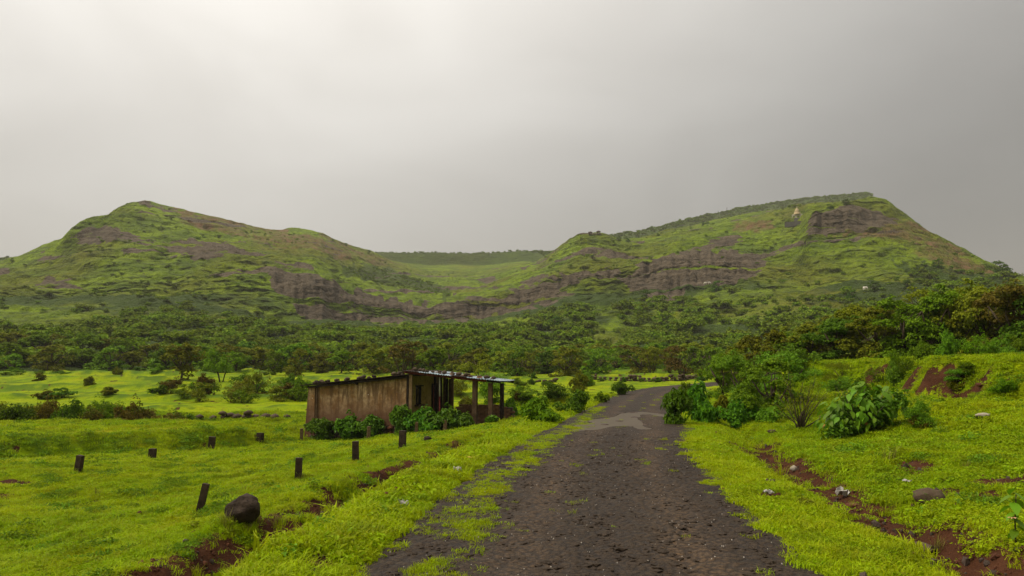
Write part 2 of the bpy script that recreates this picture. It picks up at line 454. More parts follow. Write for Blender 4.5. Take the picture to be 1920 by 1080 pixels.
M['leaf_dark'] = leafy('dark_leaves', (0.038, 0.090, 0.003), (0.125, 0.220, 0.006))
M['leaf_mid'] = leafy('green_leaves', (0.070, 0.145, 0.003), (0.190, 0.295, 0.006))
M['leaf_olive'] = leafy('olive_leaves', (0.090, 0.115, 0.004), (0.230, 0.245, 0.006), (0.15, 0.130, 0.006))
M['leaf_brown'] = leafy('brown_leaves', (0.085, 0.066, 0.007), (0.17, 0.125, 0.012), (0.10, 0.125, 0.007))
M['leaf_yellow'] = leafy('yellow_green_leaves', (0.12, 0.165, 0.004), (0.27, 0.29, 0.009))
M['leaf_fresh'] = leafy('fresh_leaves', (0.085, 0.18, 0.007), (0.18, 0.31, 0.012), spec=0.12)
M['leaf_broad'] = leafy('broad_leaves', (0.040, 0.120, 0.003), (0.140, 0.275, 0.006), rough=0.5, spec=0.18)
M['leaf_old'] = leafy('faded_leaves', (0.35, 0.17, 0.03), (0.42, 0.24, 0.06))
M['wood_far'] = leafy('woodland_leaves', (0.066, 0.130, 0.003), (0.225, 0.315, 0.006), (0.145, 0.175, 0.006))
M['blade'] = leafy('grass_blades', (0.25, 0.35, 0.002), (0.46, 0.50, 0.003), grass=True, amt=0.35, trans=0.42)
M['herb'] = leafy('ground_leaves', (0.13, 0.24, 0.002), (0.33, 0.43, 0.004), grass=True, amt=0.5, trans=0.35)
M['straw'] = leafy('straw_blades', (0.16, 0.13, 0.03), (0.22, 0.23, 0.03), trans=0.25)
M['bark'] = surf('bark', (0.050, 0.036, 0.024), (0.11, 0.080, 0.055), 6, 0.9, 0.8)
M['post'] = surf('wet_post_wood', (0.018, 0.012, 0.008), (0.062, 0.040, 0.024), 7, 0.75, 0.7, 0.01)
M['post_pale'] = surf('pale_post_wood', (0.10, 0.062, 0.030), (0.17, 0.11, 0.06), 7, 0.8, 0.6, 0.01)
M['boulder'] = surf('basalt_boulder', (0.024, 0.016, 0.011), (0.060, 0.041, 0.028), 4.5, 0.8, 1.0, 0.04, (0.015, 0.010, 0.007), spec=0.12)
M['stone'] = surf('field_stone', (0.050, 0.033, 0.022), (0.115, 0.078, 0.052), 3.0, 0.8, 0.8, 0.03, (0.05, 0.07, 0.012))
M['red_stone'] = surf('red_stone', (0.065, 0.022, 0.011), (0.14, 0.055, 0.027), 4, 0.8, 0.7, 0.03)
M['pale_stone'] = surf('pale_stone', (0.24, 0.20, 0.14), (0.36, 0.32, 0.25), 4, 0.8, 0.6, 0.02)
M['roadstone'] = surf('road_stone', (0.018, 0.012, 0.0075), (0.056, 0.037, 0.022), 9, 0.7, 0.5, 0.01, spec=0.15)
M['speck'] = surf('white_chip', (0.26, 0.22, 0.18), (0.5, 0.45, 0.4), 9, 0.5, 0.2, 0.005)
M['brick'] = surf('mud_brick', (0.13, 0.062, 0.030), (0.27, 0.15, 0.085), 5, 0.9, 0.7, 0.02, (0.09, 0.045, 0.022))
M['timber'] = surf('weathered_timber', (0.055, 0.032, 0.016), (0.13, 0.080, 0.042), 5, 0.85, 0.6, 0.01)
M['timber_pale'] = surf('pale_timber', (0.14, 0.085, 0.040), (0.23, 0.15, 0.075), 5, 0.85, 0.5, 0.01)
M['timber_dark'] = surf('dark_timber', (0.012, 0.008, 0.006), (0.035, 0.022, 0.014), 5, 0.8, 0.6, 0.01)
M['red_wood'] = surf('red_painted_wood', (0.09, 0.015, 0.012), (0.17, 0.035, 0.025), 6, 0.7, 0.4, 0.01)
M['white_paint'] = surf('chipped_white_paint', (0.55, 0.48, 0.42), (0.7, 0.62, 0.55), 6, 0.6, 0.3, 0.005)
M['tin_dark'] = surf('rusted_sheet', (0.020, 0.014, 0.012), (0.055, 0.035, 0.026), 2.5, 0.7, 0.3, 0.01)
M['tin_blue'] = surf('pale_blue_sheet', (0.17, 0.24, 0.30), (0.42, 0.50, 0.55), 1.6, 0.4, 0.2, 0.01, (0.16, 0.11, 0.08), spec=0.5)
M['litter'] = surf('crumpled_plastic', (0.24, 0.22, 0.19), (0.42, 0.39, 0.35), 9, 0.6, 0.4, 0.01, spec=0.5)
M['litter_warm'] = surf('orange_wrapper', (0.75, 0.35, 0.16), (0.8, 0.5, 0.3), 9, 0.5, 0.3, 0.01)
M['litter_yellow'] = surf('yellow_wrapper', (0.75, 0.50, 0.06), (0.8, 0.6, 0.2), 9, 0.5, 0.3, 0.01)
M['gold'] = surf('ochre_temple_plaster', (0.38, 0.28, 0.14), (0.48, 0.38, 0.22), 0.8, 0.7, 0.2, 0.05)
M['cream'] = surf('cream_temple_plaster', (0.42, 0.37, 0.27), (0.50, 0.45, 0.34), 0.8, 0.7, 0.2, 0.05)
M['grey_wall'] = surf('grey_masonry', (0.075, 0.070, 0.060), (0.13, 0.12, 0.10), 0.6, 0.9, 0.5, 0.1)
M['dark_metal'] = surf('dark_metal', (0.03, 0.03, 0.03), (0.06, 0.055, 0.05), 2, 0.6, 0.2, 0.01)
M['canopy'] = surf('dark_thatch', (0.045, 0.030, 0.026), (0.09, 0.060, 0.050), 2, 0.9, 0.5, 0.05)
M['hide'] = surf('white_hide', (0.62, 0.55, 0.46), (0.76, 0.70, 0.62), 2.0, 0.8, 0.2, 0.01)
M['horn'] = surf('dark_horn', (0.05, 0.04, 0.03), (0.10, 0.08, 0.06), 4, 0.5, 0.2, 0.01)
M['mud'] = surf('wet_mud', (0.050, 0.034, 0.025), (0.085, 0.058, 0.042), 4, 0.6, 0.6, 0.02)
# plaster of the hut: stained, darker and redder low down where rain splashes the soil
m, nt, b, o = mat('stained_plaster'); M['plaster'] = m
p = objc(nt)
n1 = noise(nt, p, 1.1, 5, 0.65); n2 = noise(nt, p, 7, 5, 0.7)
pv = N(nt, 'ShaderNodeMapping', {'Vector': p, 'Scale': (3.4, 3.4, 0.45)}).outputs[0]
n3 = noise(nt, pv, 1.6, 5, 0.7)
sz = N(nt, 'ShaderNodeSeparateXYZ', {'Vector': p}).outputs['Z']
k = mixc(nt, ramp(nt, n1, 0.42, 0.62), (0.27, 0.130, 0.036), (0.60, 0.405, 0.215))
k = mixc(nt, ramp(nt, n2, 0.42, 0.68, 0, 0.6), k, (0.115, 0.062, 0.028))
k = mixc(nt, ramp(nt, n3, 0.44, 0.58, 0, 0.88), k, (0.115, 0.056, 0.018))
low = math_(nt, 'ADD', sz, math_(nt, 'MULTIPLY', math_(nt, 'SUBTRACT', n3, 0.5), 1.6))
k = mixc(nt, ramp(nt, low, 0.30, -0.75, 0, 0.85), k, (0.105, 0.042, 0.014))
vv = N(nt, 'ShaderNodeTexVoronoi', {'Vector': p, 'Scale': 2.3, 'Randomness': 1.0})
k = mixc(nt, ramp(nt, math_(nt, 'ADD', vv.outputs['Distance'], math_(nt, 'MULTIPLY', n2, 0.05)), 0.075, 0.065), k, (0.7, 0.62, 0.52))
nt.links.new(k, b.inputs['Base Color'])
b.inputs['Roughness'].default_value = 0.85
bump(nt, b, math_(nt, 'ADD', n2, n3), 0.6, 0.03)
M['plaster_yellow'] = surf('ochre_plaster', (0.27, 0.18, 0.050), (0.40, 0.28, 0.09), 1.6, 0.9, 0.4, 0.02, (0.075, 0.045, 0.018))
# muddy water
m, nt, b, o = mat('muddy_water'); M['puddle'] = m
p = wpos(nt)
k = mixc(nt, ramp(nt, noise(nt, p, 1.2, 3), 0.35, 0.65), (0.066, 0.043, 0.028), (0.088, 0.060, 0.042))
nt.links.new(k, b.inputs['Base Color'])
b.inputs['Roughness'].default_value = 0.3
b.inputs['Specular IOR Level'].default_value = 0.25
b.inputs['IOR'].default_value = 1.33
bump(nt, b, noise(nt, p, 14, 3), 0.12, 0.01)

# ------------------------------------------------------------------ mesh helpers
class MB:
    """collects verts and faces; build() links them as one mesh object"""
    def __init__(s):
        s.v = []; s.f = []; s.t = []
    def add(s, v, f, t=0.5):
        o = len(s.v); s.v += [tuple(q) for q in v]; s.f += [tuple(i + o for i in q) for q in f]; s.t += [t] * len(f)
    def box(s, c, size, rot=None, taper=1.0, jig=0.0):
        hx, hy, hz = (q / 2 for q in size)
        pts = [Vector((x * (hx if z < 0 else hx * taper), y * (hy if z < 0 else hy * taper), z * hz)) for z in (-1, 1) for y in (-1, 1) for x in (-1, 1)]
        if jig:
            pts = [q + Vector((random.uniform(-jig, jig), random.uniform(-jig, jig), random.uniform(-jig, jig))) for q in pts]
        if rot is not None:
            pts = [rot @ q for q in pts]
        c = Vector(c)
        s.add([q + c for q in pts], [(0, 2, 3, 1), (4, 5, 7, 6), (0, 1, 5, 4), (2, 6, 7, 3), (0, 4, 6, 2), (1, 3, 7, 5)])
    def tube(s, pts, rad, n=6, cap=True):
        pts = [Vector(q) for q in pts]; vs = []; fs = []
        for i, q in enumerate(pts):
            d = (pts[min(i + 1, len(pts) - 1)] - pts[max(i - 1, 0)]).normalized()
            a = d.orthogonal().normalized() if abs(d.z) < 0.95 else Vector((1, 0, 0)).cross(d).normalized()
            b_ = d.cross(a)
            r = rad[i] if hasattr(rad, '__len__') else rad
            for k in range(n):
                th = 2 * math.pi * k / n
                vs.append(q + a * math.cos(th) * r + b_ * math.sin(th) * r)
        for i in range(len(pts) - 1):
            for k in range(n):
                fs.append((i * n + k, i * n + (k + 1) % n, (i + 1) * n + (k + 1) % n, (i + 1) * n + k))
        if cap:
            fs.append(tuple(range(n - 1, -1, -1))); fs.append(tuple((len(pts) - 1) * n + k for k in range(n)))
        s.add(vs, fs)
    def prism(s, poly, y0, y1):
        """polygon of (x, z) extruded along y"""
        n = len(poly)
        v = [(x, y0, z) for x, z in poly] + [(x, y1, z) for x, z in poly]
        f = [tuple(range(n)), tuple(range(2 * n - 1, n - 1, -1))] + [(i, i + n, (i + 1) % n + n, (i + 1) % n) for i in range(n)]
        s.add(v, f)
    def mesh(s, name, material, smooth=False):
        me = bpy.data.meshes.new(name)
        me.from_pydata(s.v, [], s.f)
        me.materials.append(material)
        if smooth:
            me.polygons.foreach_set('use_smooth', [True] * len(me.polygons))
        me.update()
        return me
    def build(s, name, material, parent=None, smooth=False, loc=None):
        return put(name, s.mesh(name, material, smooth), parent, loc)
def put(name, me, parent=None, loc=None, rot=None, scl=None):
    o = bpy.data.objects.new(name, me)
    C.objects.link(o)
    if parent is not None:
        o.parent = parent
    if loc is not None:
        o.location = loc
    if rot is not None:
        o.rotation_euler = rot
    if scl is not None:
        o.scale = scl if hasattr(scl, '__len__') else (scl,) * 3
    return o
def empty(name, loc=(0, 0, 0), rz=0.0, scl=1.0):
    o = bpy.data.objects.new(name, None); C.objects.link(o)
    o.location = loc; o.rotation_euler = (0, 0, rz)
    o.scale = scl if hasattr(scl, '__len__') else (scl,) * 3
    return o
def tag(o, label=None, cat=None, group=None, kind=None):
    for k, v in (('label', label), ('category', cat), ('group', group), ('kind', kind)):
        if v:
            o[k] = v
    return o
def copy_tree(o, parent=None):
    c = o.copy(); C.objects.link(c); c.parent = parent
    for ch in o.children:
        copy_tree(ch, c)
    return c
def np_mesh(name, V, F, material, smooth=True, attrs=None):
    me = bpy.data.meshes.new(name)
    V = np.asarray(V, np.float32); F = np.asarray(F, np.int32)
    nf, w = F.shape
    me.vertices.add(len(V)); me.vertices.foreach_set('co', V.ravel())
    me.loops.add(nf * w); me.loops.foreach_set('vertex_index', F.ravel())
    me.polygons.add(nf)
    me.polygons.foreach_set('loop_start', np.arange(0, nf * w, w, dtype=np.int32))
    me.polygons.foreach_set('loop_total', np.full(nf, w, np.int32))
    me.polygons.foreach_set('use_smooth', np.full(nf, smooth, bool))
    for k, (dom, typ, data) in (attrs or {}).items():
        a = me.attributes.new(k, typ, dom)
        a.data.foreach_set('color' if 'COLOR' in typ else 'value', np.asarray(data, np.float32).ravel())
    me.materials.append(material)
    me.update(); me.validate()
    return me
def grid_faces(nr, nc):
    i = np.arange((nr - 1) * (nc - 1)); r, c = i // (nc - 1), i % (nc - 1)
    a = r * nc + c
    return np.stack([a, a + 1, a + nc + 1, a + nc], 1)

# ------------------------------------------------------------------ leaves
def unit(v):
    return v / (np.linalg.norm(v, axis=1, keepdims=True) + 1e-9)
def leaf_mesh(name, pos, nor, size, material, seed=0, aspect=0.5, fold=0.25, droop=0.3, pointed=True, ax=None):
    r = np.random.default_rng(seed); n = len(pos)
    nor = unit(nor)
    if ax is None:
        ax = r.normal(size=(n, 3))
    ax = ax - nor * np.sum(ax * nor, 1, keepdims=True); ax = unit(ax)
    sd = np.cross(nor, ax)
    L = (size * r.uniform(0.65, 1.3, n))[:, None]; Wd = L * aspect * 0.5
    if pointed:
        V = np.stack([pos, pos + ax * L * .45 + sd * Wd + nor * L * fold * .3, pos + ax * L - nor * L * droop, pos + ax * L * .45 - sd * Wd + nor * L * fold * .3], 1)
    else:
        V = np.stack([pos - sd * Wd, pos + sd * Wd, pos + ax * L + sd * Wd * .8 - nor * L * droop, pos + ax * L - sd * Wd * .8 - nor * L * droop], 1)
    k = np.arange(n)[:, None] * 4
    F = np.concatenate([k + np.array([[0, 1, 2]]), k + np.array([[0, 2, 3]])], 1).reshape(-1, 3)
    tint = np.repeat(np.clip(r.normal(0.5, 0.27, n), 0, 1), 2)
    return np_mesh(name, V.reshape(-1, 3), F, material, False, {'tint': ('FACE', 'FLOAT', tint)})
def crown_points(lobes, n, seed, clump=0.34, shell=0.8, per=26):
    """leaves gathered in clumps that sit on and in the lobes"""
    r = np.random.default_rng(seed)
    lob = np.array(lobes, float); w = (lob[:, 3] * lob[:, 4]) ** 1.0; w /= w.sum()
    nc = max(1, n // per)
    li = r.choice(len(lob), nc, p=w)
    u = unit(r.normal(size=(nc, 3))); u[:, 2] = np.where(u[:, 2] < -0.35, -u[:, 2] * 0.5, u[:, 2])
    rad = shell + (1 - shell) * r.uniform(-1.6, 1, nc)
    cc = lob[li, :3] + u * lob[li, 3:6] * rad[:, None]
    cr = np.mean(lob[li, 3:6], axis=1) * clump * r.uniform(0.6, 1.3, nc)
    q = r.integers(0, nc, n)
    v = unit(r.normal(size=(n, 3))); v[:, 2] = np.abs(v[:, 2]) * 0.9 - 0.25
    pos = cc[q] + v * cr[q][:, None] * r.uniform(0.5, 1.1, n)[:, None]
    nor = v * 0.7 + u[q] * 0.7 + r.normal(size=(n, 3)) * 0.38 + np.array([0, 0, 0.6])
    return pos, nor, cc
def norm_points(pos, radius, top, bot=0.0):
    r = np.hypot(pos[:, 0], pos[:, 1]); pos = pos.copy()
    lo, hi = np.percentile(pos[:, 2], 2), np.percentile(pos[:, 2], 98.5)
    pos[:, :2] *= radius / np.percentile(r, 96); pos[:, 2] = bot + (pos[:, 2] - lo) * (top - bot) / (hi - lo)
    return pos
def tree_meshes(kind, seed):
    """unit-ish trees about 4 m high: returns (trunk mesh, crown mesh, material key)"""
    r = random.Random(seed)
    lobes, stems = [], []
    if kind == 'spreading':
        nst = 4
        for i in range(nst):
            a = 2 * math.pi * i / nst + r.uniform(-.4, .4)
            stems.append([(0.18 * math.cos(a), 0.18 * math.sin(a), -0.2), (0.5 * math.cos(a), 0.5 * math.sin(a), 0.9), (1.3 * math.cos(a), 1.3 * math.sin(a), 2.1), (1.9 * math.cos(a), 1.9 * math.sin(a), 2.7)])
        for i in range(11):
            a = r.uniform(0, 6.28); d = r.uniform(0.2, 2.1)
            lobes.append((d * math.cos(a), d * math.sin(a), 2.9 - 0.28 * d + r.uniform(-.2, .3), r.uniform(.7, 1.05), r.uniform(.7, 1.05), r.uniform(.42, .6)))
        n, size, mk, tr = 2600, 0.26, 'leaf_mid', 0.09
    elif kind == 'thin':
        for i in range(6):
            a = 2 * math.pi * i / 6 + r.uniform(-.4, .4)
            stems.append([(0.05 * math.cos(a), 0.05 * math.sin(a), -0.2), (0.35 * math.cos(a), 0.35 * math.sin(a), 1.2), (0.9 * math.cos(a), 0.9 * math.sin(a), 2.4), (1.15 * math.cos(a), 1.15 * math.sin(a), 3.4)])
        for i in range(9):
            a = r.uniform(0, 6.28); d = r.uniform(0.0, 1.2)
            lobes.append((d * math.cos(a), d * math.sin(a), r.uniform(1.3, 3.3), r.uniform(.6, .9), r.uniform(.6, .9), r.uniform(.5, .8)))
        n, size, mk, tr = 1500, 0.22, 'leaf_brown', 0.05
    else:
        stems.append([(0, 0, -0.2), (0.08, 0.03, 0.8), (0.0, 0.1, 1.7), (0.1, 0.0, 2.9)])
        for i in range(5):
            a = 2 * math.pi * i / 5 + r.uniform(-.4, .4)
            stems.append([(0.03, 0.03, 0.7 + 0.15 * i), (0.6 * math.cos(a), 0.6 * math.sin(a), 1.5 + 0.1 * i), (1.05 * math.cos(a), 1.05 * math.sin(a), 2.3 + .1 * i)])
        for i in range(13):
            a = r.uniform(0, 6.28); zz = r.uniform(0.25, 3.2); d = r.uniform(0.1, 1.25) * math.sqrt(max(0.05, 1 - ((zz - 1.9) / 1.9) ** 2))
            lobes.append((d * math.cos(a), d * math.sin(a), zz, r.uniform(.55, .9), r.uniform(.55, .9), r.uniform(.45, .7)))
        n, size, mk, tr = 3000, 0.25, 'leaf_dark', 0.11
    t = MB()
    for st in stems:
        t.tube(st, [tr * (1 - 0.75 * i / (len(st) - 1)) for i in range(len(st))], 6)
    pos, nor, cc = crown_points(lobes, n, seed)
    pos = norm_points(pos, 2.7 if kind == 'spreading' else 1.8, 3.7, {'spreading': 1.35, 'thin': .7}.get(kind, 0.0))
    for c in cc[:: max(1, len(cc) // 16)]:
        b0 = min((Vector(p) for st in stems for p in st[1:]), key=lambda p: (p - Vector(c)).length)
        t.tube([b0, b0.lerp(Vector(c), .55) + Vector((0, 0, -.06)), Vector(c)], [tr * .3, tr * .2, tr * .1], 4, False)
    return t.mesh('trunk', M['bark'], True), (pos, nor, size), mk
def bush_points(seed, n, squat=1.0, nl=8):
    r = random.Random(seed); lobes = []
    for i in range(nl):
        a = r.uniform(0, 6.28); d = r.uniform(0.05, 0.62)
        zz = r.uniform(0.22, 0.85) * (1 - 0.45 * d)
        lobes.append((d * math.cos(a), d * math.sin(a), zz * squat, r.uniform(.26, .42), r.uniform(.26, .42), r.uniform(.20, .34)))
    pos, nor, cc = crown_points(lobes, n, seed, 0.42, 0.8, 16)
    return norm_points(pos, 0.85, 1.05), nor, cc
def bush_stems(seed, k=9, thin=0.012, h=0.8, spread=0.5):
    r = random.Random(seed); t = MB()
    for i in range(k):
        a = r.uniform(0, 6.28); s = r.uniform(.3, 1) * spread; hh = r.uniform(.6, 1) * h
        t.tube([(0.05 * math.cos(a), 0.05 * math.sin(a), -0.12), (s * .35 * math.cos(a), s * .35 * math.sin(a), hh * .45), (s * math.cos(a + .2), s * math.sin(a + .2), hh)], [thin, thin * .8, thin * .3], 5)
    return t.mesh('stems', M['bark'], True)

# scatter with geometry nodes: for what nobody could count
def scatter(name, protos, pts, rot, scl, idx, kind='stuff', label=None, cat=None):
    col_ = bpy.data.collections.new(name + '_sources')
    for i, me in enumerate(protos):
        po = bpy.data.objects.new('%s_source_%02d' % (name, i), me)
        col_.objects.link(po)
    n = len(pts)
    me = bpy.data.meshes.new(name)
    me.vertices.add(n); me.vertices.foreach_set('co', np.asarray(pts, np.float32).ravel())
    for k, typ, data, key in (('rot', 'FLOAT_VECTOR', rot, 'vector'), ('scl', 'FLOAT_VECTOR', scl, 'vector')):
        a = me.attributes.new(k, typ, 'POINT'); a.data.foreach_set(key, np.asarray(data, np.float32).ravel())
    a = me.attributes.new('idx', 'INT', 'POINT'); a.data.foreach_set('value', np.asarray(idx, np.int32))
    me.update()
    o = put(name, me)
    g = bpy.data.node_groups.new(name, 'GeometryNodeTree')
    g.interface.new_socket('Geometry', in_out='INPUT', socket_type='NodeSocketGeometry')
    g.interface.new_socket('Geometry', in_out='OUTPUT', socket_type='NodeSocketGeometry')
    gi, go = g.nodes.new('NodeGroupInput'), g.nodes.new('NodeGroupOutput')
    ci = g.nodes.new('GeometryNodeCollectionInfo'); ci.inputs['Collection'].default_value = col_
    ci.inputs['Separate Children'].default_value = True; ci.inputs['Reset Children'].default_value = True
    ip = g.nodes.new('GeometryNodeInstanceOnPoints'); ip.inputs['Pick Instance'].default_value = True
    def na(nm, typ):
        q = g.nodes.new('GeometryNodeInputNamedAttribute'); q.data_type = typ; q.inputs['Name'].default_value = nm
        return [s for s in q.outputs if s.enabled and s.name == 'Attribute'][0]
    er = g.nodes.new('FunctionNodeEulerToRotation')
    g.links.new(na('rot', 'FLOAT_VECTOR'), er.inputs[0])
    g.links.new(gi.outputs[0], ip.inputs['Points']); g.links.new(ci.outputs[0], ip.inputs['Instance'])
    g.links.new(na('idx', 'INT'), ip.inputs['Instance Index'])
    g.links.new(er.outputs[0], ip.inputs['Rotation']); g.links.new(na('scl', 'FLOAT_VECTOR'), ip.inputs['Scale'])
    g.links.new(ip.outputs[0], go.inputs[0])
    md = o.modifiers.new('scatter', 'NODES'); md.node_group = g
    return tag(o, label, cat, None, kind)

# ------------------------------------------------------------------ ground
az_f = np.radians(np.arange(-46, 46.001, 0.16))
az_b = np.radians(np.concatenate([np.arange(49, 180, 4), np.arange(180, 314, 4)]))
def ground_mesh():
    az = np.concatenate([az_f, az_b, az_f[:1] + 2 * np.pi])
    rr = np.concatenate([[0.0], np.geomspace(1.2, 4.5, 8), np.geomspace(4.6, 40, 230), np.geomspace(40.6, 150, 95)])
    A, RRR = np.meshgrid(az, rr)
    X, Y = RRR * np.sin(A), RRR * np.cos(A)
    Z = H(X, Y)
    s, _ = road_sd(X.ravel(), Y.ravel()); s = s.reshape(X.shape)
    soil = soil_mask(X.ravel(), Y.ravel(), s.ravel()).reshape(X.shape)
    # steep faces of the banks are bare earth
    dzr = np.gradient(Z, axis=0) / np.maximum(np.gradient(RRR, axis=0), 1e-3)
    steep = 0.0 * sstep(0.6, 1.0, np.abs(dzr)) * (s > RR + 2.5) * sstep(55, 45, Y)
    soil = np.maximum(soil, steep * sstep(0.02, 0.3, fbm(X * 0.45 + 4, Y * 0.45 + Z * 1.5, 4)))
    # rough dark bank on the left, and dry strip behind it
    yb = bank_y(X)
    dark = np.exp(-((Y - yb + 0.3) / 1.1) ** 2) * sstep(-8.5, -12, X) * sstep(-0.3, 0.25, fbm(X * 1.1, Y * 1.6, 3)) * 0.55
    dark = np.maximum(dark, sstep(48, 60, Y) * sstep(0.18, 0.5, fbm(X * 0.12, Y * 0.5, 4)) * 0.75)
    dark = np.maximum(dark, sstep(.08, .28, bunds(X, Y)) * sstep(-.4, .1, fbm(X * .5, Y * .5, 3)) * (s < RL - 2) * 0.95)
    dry = np.exp(-((Y - yb - 3.0) / 1.6) ** 2) * sstep(-14, -17, X) * 0.6 * sstep(-0.3, 0.3, fbm(X * .2, Y * .4, 2))
    edge = np.exp(-((s - RR - 0.25) / 0.3) ** 2) * sstep(20, 10, Y) * 0.6 * sstep(-.3, .3, fbm(X, Y, 3))
    dry = np.maximum(dry, edge)
    mask = np.stack([soil, dark, dry, np.ones_like(dry)], -1)
    V = np.stack([X, Y, Z], -1).reshape(-1, 3)
    me = np_mesh('ground', V, grid_faces(len(rr), len(az)), M['ground'], True, {'mask': ('POINT', 'FLOAT_COLOR', mask)})
    return put('ground', me), rr
ground, _rr = ground_mesh()
tag(ground, 'bright green monsoon grass with patches of red soil', 'ground', None, 'structure')
# the land outside the view goes on to the horizon
_azo = np.concatenate([az_f[-1:], az_b, az_f[:1] + 2 * np.pi])
_ro = np.geomspace(150, 3000, 14)
_A, _RO = np.meshgrid(_azo, _ro)
_Xo, _Yo = _RO * np.sin(_A), _RO * np.cos(_A)
_Zo = np.where(_RO < 151, H(_Xo, _Yo), 2 + 6 * fbm(_Xo * 0.003, _Yo * 0.003, 3))
tag(put('land', np_mesh('land', np.stack([_Xo, _Yo, _Zo], -1).reshape(-1, 3), grid_faces(len(_ro), len(_azo)), M['ground'], True,
    {'mask': ('POINT', 'FLOAT_COLOR', np.tile([0, 0.3, 0, 1], (_Xo.size, 1)))})), 'open green land around the valley', 'land', None, 'structure')

# ------------------------------------------------------------------ road
ZP = 0.030
def on_z(px, py, z):
    d = ray(px, py); k = (z - EYE) / d[2]
    return Vector((d[0] * k, d[1] * k, z))
pud = [(-80, 722), (60, 720), (300, 708), (500, 690), (620, 655), (720, 638), (950, 630), (1080, 640), (1160, 655), (1250, 688), (1400, 695), (1520, 682), (1440, 660), (1390, 650), (1330, 612), (1345, 575), (1280, 520),
       (1230, 480), (1290, 440), (1290, 402), (1400, 398), (1500, 402), (1640, 432), (1790, 440), (1812, 402), (1650, 378), (1500, 360), (1280, 345), (1120, 350), (1000, 362), (900, 378), (830, 412), (760, 440),
       (650, 462), (560, 475), (380, 490), (180, 498), (60, 500), (50, 520), (200, 545), (330, 552), (230, 575), (120, 592), (0, 605), (-60, 650)]
_pp = [on_z(1080 + x / 10.667, 740 + y / 10.667, ZP) for x, y in pud]
_cl = catmull([(q.x, q.y) for q in _pp[-2:] + _pp + _pp[:3]], 4)[8:-12]
PUD = [(float(a), float(b)) for a, b in _cl]
def road_mesh():
    ds = np.concatenate([np.arange(12, 28, 0.2), np.arange(28, 48, 0.06), np.arange(48, ROAD_LEN[-1], 0.4)])
    x = np.interp(ds, ROAD_LEN, ROAD[:, 0]); y = np.interp(ds, ROAD_LEN, ROAD[:, 1])
    tx = np.interp(ds, ROAD_LEN, _rt[:, 0]); ty = np.interp(ds, ROAD_LEN, _rt[:, 1])
    ln = np.hypot(tx, ty); tx, ty = tx / ln, ty / ln
    u = np.linspace(0, 1, 72)
    rag = 0.22 * fbm(ds * 0.6, ds * 0 + 3.3, 4); rag2 = 0.20 * fbm(ds * 0.6, ds * 0 + 13.3, 4)
    lo = RL + 0.0 + rag; hi = RR + 0.14 + rag2
    Sg = lo[:, None] + (hi - lo)[:, None] * u[None, :]
    X = x[:, None] + ty[:, None] * Sg; Y = y[:, None] - tx[:, None] * Sg
    wp = sstep(17.5, 20.0, Y) * (1 - sstep(27.5, 30, Y))
    Z = road_z(Y) + 0.03 * (1 - (Sg / 2.0) ** 2) * (1 - wp) + 0.030 * wp
    Z = Z + (1 - .6 * wp) * (0.016 * fbm(X * 2.1, Y * 2.1, 3) + 0.016 * fbm(X * 9, Y * 9, 3) * (Y < 34))
    Z = np.where(in_poly(X, Y, PUD), np.minimum(Z, 0.030) - 0.035, Z + .006 * wp)
    Z[:, 0] -= 0.09; Z[:, -1] -= 0.09
    tr = np.exp(-((Sg + 0.62 + .1 * fbm(Y * .4, Y * 0, 2)) / 0.28) ** 2) + np.exp(-((Sg - 0.85 + .1 * fbm(Y * .4 + 9, Y * 0, 2)) / 0.30) ** 2)
    tr = np.clip(tr * (0.85 + 0.6 * fbm(X * 0.9, Y * 0.5, 3)), 0, 1)
    return np_mesh('road', np.stack([X, Y, Z], -1).reshape(-1, 3), grid_faces(len(ds), len(u))[:, ::-1], M['road'], True, {'track': ('POINT', 'FLOAT', tr)})
road = tag(put('road', road_mesh()), 'narrow broken asphalt road curving away between the fields', 'road', None, 'structure')
def road_pt(s, d):
    x = np.interp(d, ROAD_LEN, ROAD[:, 0]); y = np.interp(d, ROAD_LEN, ROAD[:, 1])
    tx = np.interp(d, ROAD_LEN, _rt[:, 0]); ty = np.interp(d, ROAD_LEN, _rt[:, 1])
    return x + ty * s, y - tx * s

# puddle in the hollow of the road
pb = MB()
outl = [Vector((a, b, ZP)) for a, b in PUD]
pb.add(outl, [tuple(range(len(outl)))])
puddle = pb.build('puddle', M['puddle'])
tag(puddle, 'shallow muddy brown puddle lying across the road', 'puddle', None, 'structure')
def blob(seed, sx, sy, sz, rough=0.2, sub=2, flat=0.0, ncut=7):
    """an uneven stone: an icosphere pushed about, with some flattened sides"""
    import bmesh
    bm = bmesh.new(); bmesh.ops.create_icosphere(bm, subdivisions=sub, radius=1.0)
    r = random.Random(seed); off = r.uniform(0, 100)
    cuts = [(Vector((r.gauss(0, 1), r.gauss(0, 1), r.gauss(0, 1))).normalized(), r.uniform(.72, .95)) for _ in range(ncut)]
    for v in bm.verts:
        c = v.co.copy()
        for nrm, dd in cuts:
            q = c.dot(nrm)
            if q > dd:
                c -= nrm * (q - dd) * 0.85
        f = 1 + rough * float(perlin(c.x * 1.6 + off, c.y * 1.6 + c.z * 2.1)) + rough * .4 * float(perlin(c.x * 4 + off, c.z * 4 + c.y * 3))
        c = c * f
        if c.z < -flat and flat:
            c.z = -flat
        v.co = Vector((c.x * sx, c.y * sy, c.z * sz))
    me = bpy.data.meshes.new('stone'); bm.to_mesh(me); bm.free()
    return me
def stone_mesh(seed, sx, sy, sz, material, rough=0.2, sub=2, smooth=True):
    me = blob(seed, sx, sy, sz, rough if sub < 4 else .10, sub, 0.0, 7 if sub < 4 else 3)
    me.materials.append(material)
    if smooth:
        me.polygons.foreach_set('use_smooth', [True] * len(me.polygons))
    return me
